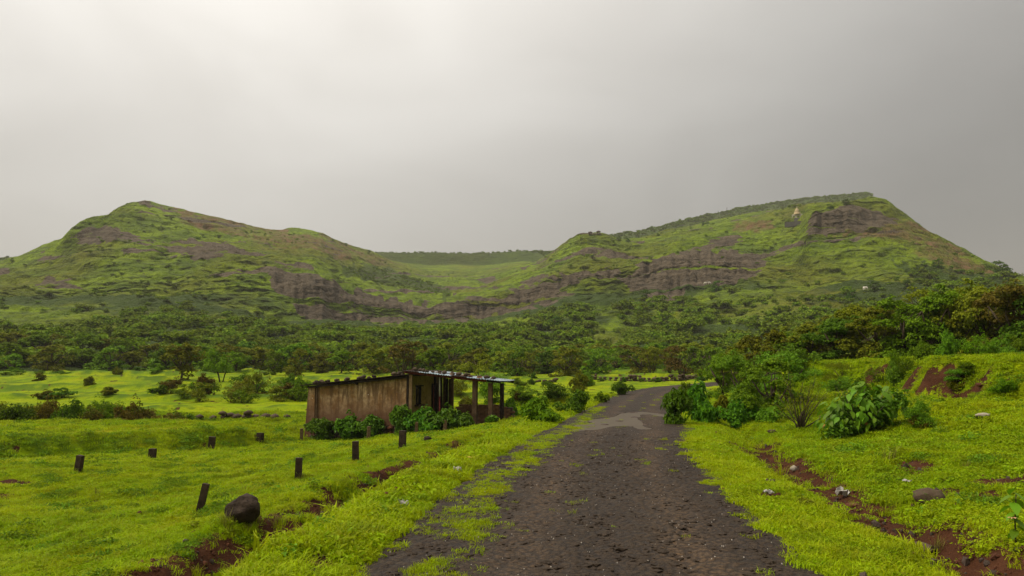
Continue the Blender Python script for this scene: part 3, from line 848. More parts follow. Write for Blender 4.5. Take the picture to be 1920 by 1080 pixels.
for i, (x, y, a) in enumerate([(850, 530, 105), (575, 600, 105), (1180, 456, 105), (150, 542, 120), (1390, 605, 60), (900, 368, 95), (1150, 360, 110)]):
    c = on_z(1080 + x / 10.667, 740 + y / 10.667, ZP)
    put('mud_bank', stone_mesh(500 + i, a / 10.667 * c.y / FPX, 0.16, 0.035, M['mud'], 0.3), puddle, (c.x, c.y, ZP - .01))

# broken stones and chips standing out of the road surface
def road_stones():
    protos = [stone_mesh(40 + i, 1, 0.8 + .1 * i, 0.55, M['roadstone'], 0.25, 1, False) for i in range(5)]
    n = 17000
    d = 12 + 9.5 + 24 * rng.uniform(0, 1, n) ** 1.6
    s = rng.uniform(-1.9, 1.68, n)
    keep = fbm(s * 1.2, d * 0.8, 3) + rng.uniform(-.5, .5, n) > -0.15
    trk = np.exp(-((s + 0.62) / 0.3) ** 2) + np.exp(-((s - 0.85) / 0.3) ** 2)
    keep &= rng.uniform(0, 1, n) > trk * 0.6
    d, s = d[keep], s[keep]; n = len(d)
    x, y = road_pt(s, d)
    size = np.clip(rng.lognormal(-3.75, 0.42, n), 0.010, 0.06)
    z = road_z(y) + 0.03 * (1 - (s / 2) ** 2) + 0.012 * fbm(x * 2.1, y * 2.1, 3) - size * 0.12
    ok = ~in_poly(x, y, [(q.x, q.y) for q in outl])
    x, y, z, size = x[ok], y[ok], z[ok], size[ok]; n = len(x)
    rot = np.stack([rng.normal(0, .15, n), rng.normal(0, .15, n), rng.uniform(0, 6.28, n)], 1)
    scl = np.stack([size * 1.3, size, size * 0.8], 1)
    scatter('broken_road_stones', protos, np.stack([x, y, z], 1), rot, scl, rng.integers(0, 5, n), label='dark broken stones bedded in the worn road surface', cat='stones')
    n = 800
    d = 12 + 9.5 + 26 * rng.uniform(0, 1, n) ** 1.3; s = rng.uniform(-1.9, 1.9, n); x, y = road_pt(s, d)
    z = road_z(y) + 0.03 * (1 - (s / 2) ** 2) + 0.015
    size = rng.uniform(0.004, 0.009, n)
    scatter('pale_road_chips', [stone_mesh(60, 1, .8, .7, M['speck'], 0.2, 1, False)], np.stack([x, y, z], 1), rng.uniform(0, 6, (n, 3)), np.repeat(size[:, None], 3, 1), np.zeros(n), label='tiny pale stone chips strewn over the road', cat='chips')
road_stones()

# ------------------------------------------------------------------ hills
#  px: (n1) (n2) (n3) (n4) (n5 front skyline) (n7 ridge behind)   each (py, range in metres)
COLS = {
 -420: [(640, 230), (595, 350), (580, 380), (550, 460), (530, 560), None],
 -150: [(640, 225), (580, 370), (562, 400), (528, 480), (505, 600), None],
 -30: [(640, 220), (576, 370), (557, 392), (522, 470), (496, 600), (489, 950)],
 30: [(640, 220), (572, 370), (552, 392), (508, 470), (482, 590), (484, 950)],
 80: [(640, 220), (570, 370), (545, 395), (492, 475), (460, 555), None],
 112: [(640, 220), (568, 372), (542, 398), (486, 480), (447, 530), None],
 122: [(640, 220), (566, 374), (540, 400), (470, 485), (430, 525), None],
 145: [(640, 220), (564, 376), (535, 404), (455, 490), (413, 540), None],
 190: [(640, 220), (560, 380), (522, 410), (442, 500), (404, 580), None],
 226: [(640, 220), (560, 376), (520, 410), (436, 520), (383, 625), None],
 262: [(640, 220), (560, 370), (520, 410), (432, 530), (374, 640), None],
 285: [(640, 220), (562, 368), (518, 410), (436, 520), (380, 645), None],
 330: [(640, 220), (570, 360), (515, 408), (446, 500), (391, 650), None],
 400: [(640, 220), (575, 350), (510, 400), (462, 470), (408, 660), None],
 470: [(640, 220), (590, 340), (520, 392), (478, 450), (424, 670), None],
 522: [(640, 220), (597, 335), (520, 384), (482, 440), (433, 690), None],
 548: [(640, 220), (600, 337), (516, 382), (484, 450), (428, 700), None],
 600: [(640, 220), (602, 345), (515, 382), (488, 470), (437, 710), None],
 650: [(640, 225), (604, 360), (540, 393), (507, 500), (456, 730), (484, 950)],
 700: [(640, 225), (604, 375), (553, 403), (522, 540), (472, 760), (480, 950)],
 730: [(640, 227), (604, 385), (558, 410), (532, 560), (488, 770), (479, 950)],
 800: [(640, 230), (603, 400), (568, 420), (547, 520), (505, 780), (478, 950)],
 900: [(640, 230), (599, 410), (562, 430), (542, 540), (506, 780), (478, 950)],
 1000: [(640, 230), (575, 400), (525, 425), (506, 540), (492, 760), (476, 950)],
 1036: [(640, 230), (570, 390), (515, 415), (492, 480), (472, 580), (474, 950)],
 1060: [(640, 228), (566, 385), (512, 412), (484, 465), (452, 545), (474, 950)],
 1088: [(640, 225), (562, 380), (505, 410), (475, 458), (440, 530), None],
 1132: [(640, 225), (560, 375), (500, 405), (470, 460), (438, 530), (448, 900)],
 1165: [(640, 225), (560, 370), (500, 400), (470, 470), (448, 560), (441, 900)],
 1200: [(640, 225), (560, 365), (492, 400), (465, 480), (446, 600), (437, 900)],
 1300: [(640, 220), (555, 360), (480, 398), (450, 500), (424, 680), (412, 950)],
 1400: [(640, 215), (540, 360), (480, 398), (440, 490), (401, 660), (391, 1080)],
 1450: [(640, 210), (545, 340), (490, 395), (430, 490), (394, 640), (383, 1120)],
 1500: [(640, 205), (545, 330), (478, 390), (420, 480), (386, 580), (375, 1150)],
 1522: [(640, 200), (540, 330), (446, 414), (400, 430), (384, 520), (372, 1160)],
 1600: [(640, 200), (540, 320), (438, 420), (390, 438), (377, 500), (366, 1170)],
 1636: [(640, 200), (540, 320), (442, 420), (396, 455), (373, 515), (361, 1180)],
 1652: [(640, 200), (540, 320), (446, 418), (402, 458), (371, 515), (372, 1180)],
 1672: [(640, 200), (540, 320), (456, 405), (412, 455), (376, 512), None],
 1700: [(640, 200), (540, 320), (470, 390), (430, 440), (398, 500), None],
 1750: [(640, 195), (545, 310), (490, 380), (460, 420), (434, 470), None],
 1800: [(640, 190), (552, 300), (512, 360), (488, 400), (466, 440), None],
 1850: [(640, 190), (558, 290), (528, 340), (510, 380), (491, 420), None],
 1900: [(640, 190), (564, 280), (542, 330), (528, 370), (514, 410), None],
 2000: [(640, 190), (574, 270), (557, 320), (548, 360), (540, 400), None],
 2420: [(650, 190), (605, 270), (595, 320), (590, 360), (586, 400), None],
}
def build_hills():
    pxs = sorted(COLS)
    az_c, nodes_r, nodes_z = [], [], []
    for px in pxs:
        c = COLS[px]
        d = ray(px, 530); az = math.atan2(d[0], d[1]); az_c.append(az)
        rs, zs = [150.0], [h1(150 * math.sin(az), 150 * math.cos(az))]
        for q in c[:5]:
            dd = ray(px, q[0]); rs.append(q[1]); zs.append(EYE + q[1] * dd[2] / math.hypot(dd[0], dd[1]))
        if c[5]:
            dd = ray(px, c[5][0]); r7 = c[5][1]; z7 = EYE + r7 * dd[2] / math.hypot(dd[0], dd[1])
        else:
            r7 = 950.0; z7 = zs[5] * 0.75
        z6 = min(zs[5], z7) - 14; r6 = rs[5] + 0.35 * (r7 - rs[5])
        if c[5] and 640 < px < 1010:
            z6 = zs[5] + 0.45 * (z7 - zs[5]); r6 = rs[5] + 0.6 * (r7 - rs[5])
        rs += [r6, r7, r7 + 500]; zs += [z6, z7, z7 * 0.35]
        nodes_r.append(rs); nodes_z.append(zs)
    nodes_r, nodes_z = np.array(nodes_r), np.array(nodes_z)
    az = az_f
    Rn = np.stack([np.interp(az, az_c, nodes_r[:, i]) for i in range(9)])
    Zn = np.stack([np.interp(az, az_c, nodes_z[:, i]) for i in range(9)])
    ker = np.exp(-(np.arange(-6, 7) / 2.6) ** 2); ker /= ker.sum()
    for i in range(1, 9):
        for Q in (Rn, Zn):
            pad = np.pad(Q[i], 6, mode='edge'); Q[i] = np.convolve(pad, ker, 'valid') if i not in (5, 7) else np.convolve(np.pad(Q[i], 2, mode='edge'), np.array([.1, .2, .4, .2, .1]), 'valid')
    Zn[0] = H(150 * np.sin(az), 150 * np.cos(az))
    sub = [64, 100, 96, 76, 64, 8, 30, 5]
    tt = np.concatenate([i + np.arange(k) / k for i, k in enumerate(sub)] + [[8.0]])
    i0 = np.clip(np.floor(tt).astype(int), 0, 7); f = (tt - i0)[:, None]
    # smooth cubic through the nodes for z, straight for range
    def cat(Q):
        Qp = np.concatenate([2 * Q[:1] - Q[1:2], Q, 2 * Q[-1:] - Q[-2:-1]])
        a, b, c, d = Qp[i0], Qp[i0 + 1], Qp[i0 + 2], Qp[i0 + 3]
        return 0.5 * (2 * b + (c - a) * f + (2 * a - 5 * b + 4 * c - d) * f * f + (3 * b - a - 3 * c + d) * f ** 3)
    def lin(Q):
        return Q[i0] * (1 - f) + Q[i0 + 1] * f
    RR_ = 0.6 * lin(Rn) + 0.4 * cat(Rn); ZZ = 0.55 * lin(Zn) + 0.45 * cat(Zn)
    A = np.broadcast_to(az, RR_.shape); T = np.broadcast_to(tt[:, None], RR_.shape)
    X, Y = RR_ * np.sin(A), RR_ * np.cos(A)
    PX, PY = proj(X, Y, ZZ)
    ST = dict(
        left=[(495, 502), (555, 490), (600, 508), (640, 535), (700, 548), (800, 566), (900, 559), (955, 548), (985, 520), (1060, 512), (1150, 498), (1165, 512), (1090, 532), (1035, 548), (985, 575), (930, 590), (880, 603), (790, 606), (700, 604), (640, 594), (590, 603), (560, 592), (535, 565), (505, 535)],
        low=[(940, 590), (985, 560), (1060, 548), (1090, 550), (1040, 575), (985, 590)],
        right=[(1162, 522), (1200, 497), (1250, 478), (1300, 474), (1350, 466), (1425, 470), (1432, 500), (1400, 528), (1330, 540), (1290, 556), (1230, 572), (1180, 556)],
        crag=[(1510, 445), (1517, 408), (1550, 392), (1600, 384), (1650, 394), (1690, 425), (1660, 425), (1620, 432), (1560, 438)],
        slab=[(1380, 474), (1440, 462), (1500, 452), (1478, 476), (1430, 484)],
        band=[(280, 455), (350, 443), (440, 456), (490, 492), (440, 498), (330, 476)],
        knob=[(118, 455), (150, 428), (210, 425), (255, 445), (230, 465), (170, 462)],
        ledge=[(60, 520), (125, 512), (140, 525), (90, 535)],
        top=[(1070, 474), (1110, 468), (1150, 472), (1120, 482), (1080, 482)],
        fort=[(222, 384), (262, 372), (330, 392), (390, 408), (330, 398), (262, 382)])
    rock = np.zeros(X.shape)
    n1 = fbm(PX * 0.012, PY * 0.03, 4); n2 = fbm(PX * 0.05 + 5, PY * 0.12, 4)
    wx, wy = PX + 14 * n1 + 5 * n2, PY + 7 * n2
    for k, w in dict(left=1.0, low=.8, right=1.0, crag=1.0, slab=.9, band=.75, knob=.7, ledge=.8, top=.7, fort=.9).items():
        rock = np.maximum(rock, w * in_poly(wx, wy, ST[k]))
    green_ledge = sstep(0.22, 0.5, fbm(X * 0.010 + 7, ZZ * 0.16, 4))
    rock = rock * (1 - 0.6 * green_ledge)
    for _ in range(2):
        rock = (rock + np.roll(rock, 1, 0) + np.roll(rock, -1, 0) + np.roll(rock, 1, 1) + np.roll(rock, -1, 1)) / 5
    rock = np.where(T < 4.9, rock, rock * 0.4)
    # scattered outcrops on the upper slopes
    rock = np.maximum(rock, 0.8 * sstep(0.45, 0.62, fbm(X * 0.02 + 3, ZZ * 0.13, 4)) * (T > 2.2) * (T < 5) * (1 - sstep(1500, 1600, PX) * sstep(470, 500, PY)))
    ros = np.zeros(X.shape)
    for poly in ([(330, 392), (500, 424), (640, 452), (735, 492), (690, 496), (560, 468), (430, 440), (340, 415)], [(1640, 398), (1705, 415), (1800, 470), (1870, 515), (1790, 512), (1690, 470), (1610, 448), (1550, 446), (1600, 436), (1660, 430)], [(1370, 436), (1400, 420), (1460, 416), (1450, 432)]):
        ros = np.maximum(ros, in_poly(wx, wy, poly) * 1.0)
    ros = np.clip(ros * (0.6 + 0.8 * sstep(-.3, .3, n2)), 0, 1)
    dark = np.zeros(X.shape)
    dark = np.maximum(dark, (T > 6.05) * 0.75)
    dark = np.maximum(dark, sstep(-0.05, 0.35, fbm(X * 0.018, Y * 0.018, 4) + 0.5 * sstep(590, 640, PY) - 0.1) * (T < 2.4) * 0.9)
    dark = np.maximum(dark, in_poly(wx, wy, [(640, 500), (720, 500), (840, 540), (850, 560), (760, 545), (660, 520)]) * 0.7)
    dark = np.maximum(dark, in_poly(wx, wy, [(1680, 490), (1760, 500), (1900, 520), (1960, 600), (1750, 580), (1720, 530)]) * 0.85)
    # relief: gullies, beds of rock that step out and back, hummocks
    up = sstep(0.0, 0.6, T) * (1 - 0.6 * (T > 5.0))
    Zd = ZZ + up * (3.2 * fbm(X * 0.018, Y * 0.018, 4) + 1.3 * fbm(X * 0.07, Y * 0.07, 4) + 0.5 * fbm(X * .25, Y * .25, 2)) * np.where((T > 4.5) & (T < 5.6), 0.45, 1)
    step = fbm(A * 14, ZZ * 0.22, 4) + 0.75 * fbm(A * 55, ZZ * 0.55, 4)
    Rd = RR_ + up * (np.where(T < 5.2, 1, 0)) * step * (2.6 - 1.7 * rock)
    Rd = Rd + rock * up * 3.0 * fbm(A * 160, ZZ * 0.05, 3)
    Zd[0], Rd[0] = ZZ[0], RR_[0]
    X, Y = Rd * np.sin(A), Rd * np.cos(A)
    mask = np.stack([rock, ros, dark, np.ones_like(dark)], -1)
    me = np_mesh('hills', np.stack([X, Y, Zd], -1).reshape(-1, 3), grid_faces(*X.shape), M['hill'], True, {'mask': ('POINT', 'FLOAT_COLOR', mask)})
    o = tag(put('hills', me), 'steep green hills with bands of brown cliff fading into mist', 'hills', None, 'structure')
    PX, PY = proj(X, Y, Zd)
    return o, X, Y, Zd, T, PX, PY, rock
hills, HX, HY, HZ, HT, HPX, HPY, HROCK = build_hills()
def hill_at(px, py, tmax=5.05):
    ok = (np.abs(HPX - px) < 4) & (HT < tmax) & (HT > 0.05)
    d = np.where(ok, np.abs(HPY - py), 1e9)
    best = d.min()
    rr = np.hypot(HX, HY)
    i = np.argmin(np.where(d <= best + 1.0, rr, 1e9))
    i = np.unravel_index(i, HX.shape)
    return Vector((float(HX[i]), float(HY[i]), float(HZ[i])))
def zz(x, y):
    if math.hypot(x, y) < 149.5:
        return h1(x, y)
    i = np.argmin((HX - x) ** 2 + (HY - y) ** 2)
    return float(HZ.ravel()[i])

# ------------------------------------------------------------------ woodland on the slopes (reads as one mass)
def woodland():
    protos = []
    for i in range(6):
        r = random.Random(90 + i); lobes = []
        for k in range(8):
            a = r.uniform(0, 6.28); d = r.uniform(0, .62); z = r.uniform(.25, .85)
            lobes.append((d * math.cos(a), d * math.sin(a), z, r.uniform(.3, .5), r.uniform(.3, .5), r.uniform(.22, .36)))
        pos, nor, _ = crown_points(lobes, 520, 300 + i, 0.4, 0.85, 12)
        protos.append(leaf_mesh('woodland_crown', pos, nor, 0.2, M['wood_far'], i, 0.75, 0.3, 0.25))
    edge = np.interp(HPX, [-400, 0, 150, 260, 350, 430, 520, 600, 760, 900, 960, 1060, 1110, 1150, 1200, 1280, 1400, 1500, 1700, 1900],
                     [622, 620, 612, 598, 590, 596, 606, 616, 618, 616, 606, 584, 576, 582, 570, 572, 586, 594, 594, 594])
    dens = sstep(-14, 16, HPY - edge + 16 * fbm(HX * 0.02, HY * 0.02, 3))
    open_ = in_poly(HPX, HPY, [(1110, 590), (1150, 570), (1170, 640), (1150, 665), (1115, 640)]) | in_poly(HPX, HPY, [(1270, 640), (1420, 560), (1560, 540), (1560, 560), (1420, 600), (1310, 660)])
    open_ |= in_poly(HPX, HPY, [(120, 640), (230, 632), (330, 640), (320, 655), (140, 652)]) | in_poly(HPX, HPY, [(310, 650), (330, 650), (330, 675), (312, 675)])
    dens = np.where(open_, dens * 0.12, dens)
    dens = np.maximum(dens, 0.16 * (HT < 4.8) * sstep(-0.2, 0.3, fbm(HX * 0.012 + 9, HY * 0.012, 3)))
    dens = np.maximum(dens, 0.6 * in_poly(HPX, HPY, [(640, 502), (720, 502), (840, 540), (850, 560), (760, 545), (660, 520)]))
    dens = np.maximum(dens, 0.75 * in_poly(HPX, HPY, [(1680, 495), (1760, 505), (1900, 522), (1960, 600), (1750, 590), (1720, 535)]))
    dens = np.maximum(dens, 0.35 * in_poly(HPX, HPY, [(1380, 560), (1700, 560), (1700, 640), (1380, 660)]))
    dens = np.maximum(dens, 0.34 * in_poly(HPX, HPY, [(0, 545), (500, 545), (500, 620), (0, 640)]) * sstep(-.2, .2, fbm(HX * .02, HY * .02 + 5, 3)))
    ridge = (HT > 6.6) & (HT < 7.1)
    dens = np.maximum(dens, 0.5 * ridge)
    dens = dens * (1 - 0.9 * (HROCK > 0.5)) * (HT < 7.15) * (HPX > -260) * (HPX < 2180)
    # area of each cell so that trees are spread evenly over the ground
    ar = np.zeros(HX.shape)
    dx1, dy1 = np.gradient(HX, axis=0), np.gradient(HY, axis=0); dx2, dy2 = np.gradient(HX, axis=1), np.gradient(HY, axis=1)
    ar = np.abs(dx1 * dy2 - dx2 * dy1)
    p = (dens * ar).ravel(); p /= p.sum()
    n = 12500
    i = rng.choice(p.size, n, p=p)
    x = HX.ravel()[i] + rng.normal(0, .5, n); y = HY.ravel()[i] + rng.normal(0, .5, n); z = HZ.ravel()[i]
    t = HT.ravel()[i]; dn = dens.ravel()[i]
    s = rng.lognormal(0, 0.28, n) * np.where(t < 1.9, 2.5, 1.7) * np.where(dn > 0.45, 1.0, 0.7) * np.where((HPY.ravel()[i] < 625) & (HPX.ravel()[i] > 520) & (HPX.ravel()[i] < 1000), .7, 1) * np.where(t > 6, 1.15, 1)
    s = np.clip(s, 0.7, 4.6)
    scl = np.stack([s * 1.12, s * 1.12, s * rng.uniform(0.75, 1.15, n)], 1)
    rot = np.stack([rng.normal(0, .08, n), rng.normal(0, .08, n), rng.uniform(0, 6.28, n)], 1)
    scatter('woodland', protos, np.stack([x, y, z - 0.15 * s], 1), rot, scl, rng.integers(0, 6, n), label='dense green woodland and scrub covering the lower hill slopes', cat='woodland')
woodland()

# ------------------------------------------------------------------ grass and ground cover
def blade_tuft(seed, n, h, spread, width, material, lean=0.5):
    r = np.random.default_rng(seed)
    a = r.uniform(0, 6.28, n); d = spread * np.sqrt(r.uniform(0, 1, n))
    base = np.stack([d * np.cos(a), d * np.sin(a), np.full(n, -0.01)], 1)
    th = r.uniform(0, 6.28, n); out = np.stack([np.cos(th), np.sin(th), np.zeros(n)], 1)
    hh = h * r.uniform(0.5, 1.15, n); ln = lean * r.uniform(0.2, 1.2, n) * hh
    mid = base + out * (ln * .35)[:, None]; mid[:, 2] = hh * .6
    tip = base + out * ln[:, None]; tip[:, 2] = hh * r.uniform(.75, 1, n)
    sd = np.stack([-np.sin(th), np.cos(th), np.zeros(n)], 1) * width
    V = np.stack([base - sd, base + sd, mid + sd * .7, mid - sd * .7, tip], 1).reshape(-1, 3)
    k = np.arange(n)[:, None] * 5
    F = np.concatenate([k + np.array([[0, 1, 2]]), k + np.array([[0, 2, 3]]), k + np.array([[3, 2, 4]])], 1).reshape(-1, 3)
    return np_mesh('tuft', V, F, material, False, {'tint': ('FACE', 'FLOAT', np.repeat(np.clip(r.normal(.5, .25, n), 0, 1), 3))})
def herb_tuft(seed, n, spread, size, h, material):
    r = np.random.default_rng(seed)
    a = r.uniform(0, 6.28, n); d = spread * np.sqrt(r.uniform(0, 1, n))
    pos = np.stack([d * np.cos(a), d * np.sin(a), h * r.uniform(.2, 1, n) * (1 - .6 * (d / spread) ** 2)], 1)
    nor = np.stack([np.cos(a) * .4, np.sin(a) * .4, np.ones(n)], 1) + r.normal(size=(n, 3)) * .35
    return leaf_mesh('herb', pos, nor, size, material, seed, 0.6, 0.25, 0.3)
def sample_field(n, y0, y1, xa=0.74, pad=1.5, power=1.0):
    y = y0 + (y1 - y0) * rng.uniform(0, 1, n) ** power
    x = rng.uniform(-1, 1, n) * (y * xa + pad)
    return x, y
def grass():
    tufts = [blade_tuft(i, 34, 0.040, 0.10, 0.0036, M['blade'], 1.7) for i in range(4)]
    herbs = [herb_tuft(20 + i, 40, 0.11, 0.026, 0.040, M['herb']) for i in range(3)]
    lush = [herb_tuft(30 + i, 46, 0.13, 0.034, 0.085, M['leaf_fresh' if i == 0 else 'leaf_mid']) for i in range(3)]
    P, Rr, Sc, I = [], [], [], []
    for n, y0, y1, sc, pw in ((64000, 4.2, 13, 1.0, .8), (100000, 12, 26, 1.3, .8), (70000, 25, 48, 1.9, .8)):
        x, y = sample_field(n, y0, y1, power=pw)
        s, k = road_sd(x, y)
        soil = soil_mask(x, y, s)
        pr = np.clip(1.03 - 1.25 * soil + 0.5 * (rng.uniform(0, 1, n) - .5) * (soil > .1), 0.02, 1.0)
        onroad = (s > RL - 0.05) & (s < RR + 0.12)
        # a strip of grass grows in the left part of the road
        strip = np.exp(-((s + 1.38 + 0.16 * fbm(y * .5, y * 0, 2)) / 0.22) ** 2) * sstep(-0.55, 0.15, fbm(x * 1.6, y * 1.1, 3) + 0.02 * (y - 12)) * sstep(36, 28, y)
        edge = np.maximum(sstep(RL + 0.18, RL - 0.1, s + 0.3 * fbm(x * 2, y * 2, 2)), sstep(RR - 0.12, RR + 0.28, s + 0.34 * fbm(x * 2.2, y * 2.2, 3))) * 0.9
        weeds = 0.25 * sstep(0.62, 0.8, fbm(x * 2.4 + 8, y * 2.4, 3))
        pr = np.where(onroad, np.maximum(np.maximum(strip * .9, edge), weeds * .5), pr)
        yb = bank_y(x)
        bank = np.exp(-((y - yb + 0.3) / 1.0) ** 2) * sstep(-8.5, -12, x)
        dryband = np.exp(-((y - yb - 3.0) / 1.6) ** 2) * sstep(-14, -17, x)
        pr = pr * (1 - 0.75 * dryband)
        keep = rng.uniform(0, 1, n) < pr
        keep &= ~in_poly(x, y, HUT_FOOT)
        x, y, s, soil, bank = x[keep], y[keep], s[keep], soil[keep], bank[keep]; n = len(x)
        z = H(x, y); onr = (s > RL) & (s < RR)
        z = np.where(onr, road_z(y) + 0.03 * (1 - (s / 2) ** 2), z)
        pn = fbm(x * 0.55 + 40, y * 0.55, 3)
        rightbank = sstep(RR + 1.2, RR + 2.5, s)
        ditch = np.exp(-((RL - s - 2.2) / 0.8) ** 2) * sstep(26, 20, y)
        u = rng.uniform(0, 1, n)
        isherb = u < np.clip(0.15 + 0.5 * sstep(0.0, 0.45, pn) + 0.35 * rightbank + 0.3 * ditch - 0.3 * onr, 0, .9)
        lushp = np.clip(0.5 * bank * sstep(-.1, .3, fbm(x * 1.1, y * 1.6, 3)) + 0.5 * ditch * sstep(-.1, .3, fbm(x * 1.5 + 2, y * 1.5, 2)) + 0.55 * sstep(.38, .6, fbm(x * .8 + 77, y * 1.3, 4)) * (s < RL - 1.2) + 0.4 * sstep(.4, .62, fbm(x * 1.3 + 7, y * 1.3, 3)) * rightbank, 0, 1) * (~onr)
        islush = rng.uniform(0, 1, n) < lushp * 0.8
        idx = np.where(islush, rng.integers(7, 10, n), np.where(isherb, rng.integers(4, 7, n), rng.integers(0, 4, n)))
        ht = sc * rng.lognormal(0, .22, n) * (1 + 0.35 * sstep(0.1, .5, fbm(x * 1.1, y * 1.1 + 7, 3)))
        ht = ht * np.where(onr, 0.6, 1.0) * (1 + 0.35 * np.exp(-((RL - s - 0.5) / .4) ** 2)) * np.where(islush, .8 + .15 * bank, 1)
        P.append(np.stack([x, y, z - 0.004], 1)); I.append(idx)
        Rr.append(np.stack([rng.normal(0, .12, n), rng.normal(0, .12, n), rng.uniform(0, 6.28, n)], 1))
        Sc.append(np.stack([ht, ht, ht * rng.uniform(.7, 1.3, n)], 1))
    scatter('grass', tufts + herbs + lush, np.concatenate(P), np.concatenate(Rr), np.concatenate(Sc), np.concatenate(I), label='short vivid green grass and small leafy ground cover', cat='grass')
    # broader weeds and rosettes among the grass
    wd = [herb_tuft(50 + i, 20, 0.08, 0.055, 0.09, M[('leaf_fresh', 'leaf_mid', 'leaf_yellow', 'leaf_olive')[i]]) for i in range(4)]
    x, y = sample_field(16000, 5, 34)
    s, _ = road_sd(x, y)
    pr = (0.05 + 0.5 * sstep(.2, .55, fbm(x * .6 + 51, y * .6, 3))) * ((s < RL - .5) | (s > RR + .7)) * (soil_mask(x, y, s) < .6)
    k = rng.uniform(0, 1, len(x)) < pr
    k &= ~in_poly(x, y, HUT_FOOT)
    x, y = x[k], y[k]; n = len(x); q = np.clip(rng.lognormal(-.25, .35, n), .4, 1.3)
    scatter('weeds', wd, np.stack([x, y, H(x, y)], 1), np.stack([rng.normal(0, .15, n), rng.normal(0, .15, n), rng.uniform(0, 6.28, n)], 1), np.repeat(q[:, None], 3, 1), rng.integers(0, 4, n), label='low broad-leaved weeds scattered through the grass', cat='weeds')
    # taller rank grass in the ditch and along the foot of the banks
    tall = [blade_tuft(60 + i, 34, 0.30, 0.10, 0.005, M['straw' if i == 2 else 'blade'], 0.8) for i in range(3)]
    x, y = sample_field(6000, 7, 26)
    s, _ = road_sd(x, y)
    w = np.exp(-((RL - s - 2.9) / .45) ** 2) * sstep(-.1, .4, fbm(x * .8 + 3, y * .8, 3))
    w = np.maximum(w, 0.10 * sstep(0.15, 0.5, fbm(x * .7 + 13, y * .7, 3)) * ((s < RL - 1) | (s > RR + 1)))
    k = rng.uniform(0, 1, 6000) < w
    x, y = x[k], y[k]
    ex, ey, es = [], [], []
    for px_, py_, rad in [(374, 962, .12), (559, 900, .12), (667, 866, .12), (754, 843, .12), (146, 888, .12), (285, 863, .12), (396, 843, .12), (487, 828, .12)] + [(430 + 8 * i, 990 - (i % 3), .16) for i in range(6)]:
        g_ = gpt(px_, py_)
        for i in range(5):
            a_ = random.uniform(0, 6.28); ex.append(g_.x + rad * math.cos(a_)); ey.append(g_.y + rad * math.sin(a_) * .8)
    x = np.concatenate([x, ex]); y = np.concatenate([y, ey]); n = len(x)
    q = rng.lognormal(0, .3, n) * 0.5
    scatter('rank_grass', tall, np.stack([x, y, H(x, y)], 1), np.stack([rng.normal(0, .1, n), rng.normal(0, .1, n), rng.uniform(0, 6.28, n)], 1), np.repeat(q[:, None], 3, 1), rng.integers(0, 3, n),
            label='taller rank grass and straw growing along the ditch', cat='grass')

def crumbs():
    x, y = sample_field(90000, 5, 30)
    s, _ = road_sd(x, y); m = soil_mask(x, y, s)
    k = (rng.uniform(0, 1, len(x)) < m * 0.5) & ((s < RL - .2) | (s > RR + .2))
    x, y = x[k], y[k]; n = len(x)
    q = np.clip(rng.lognormal(-4.1, .55, n), .006, .07)
    scatter('soil_crumbs', [stone_mesh(70 + i, 1, .85, .7, M['red_stone' if i else 'mud'], .3, 1, False) for i in range(3)], np.stack([x, y, H(x, y) + q * .2], 1), rng.uniform(0, 6, (n, 3)), np.repeat(q[:, None], 3, 1), rng.integers(0, 3, n), label='crumbs and clods of red earth on the bare patches', cat='soil')
crumbs()
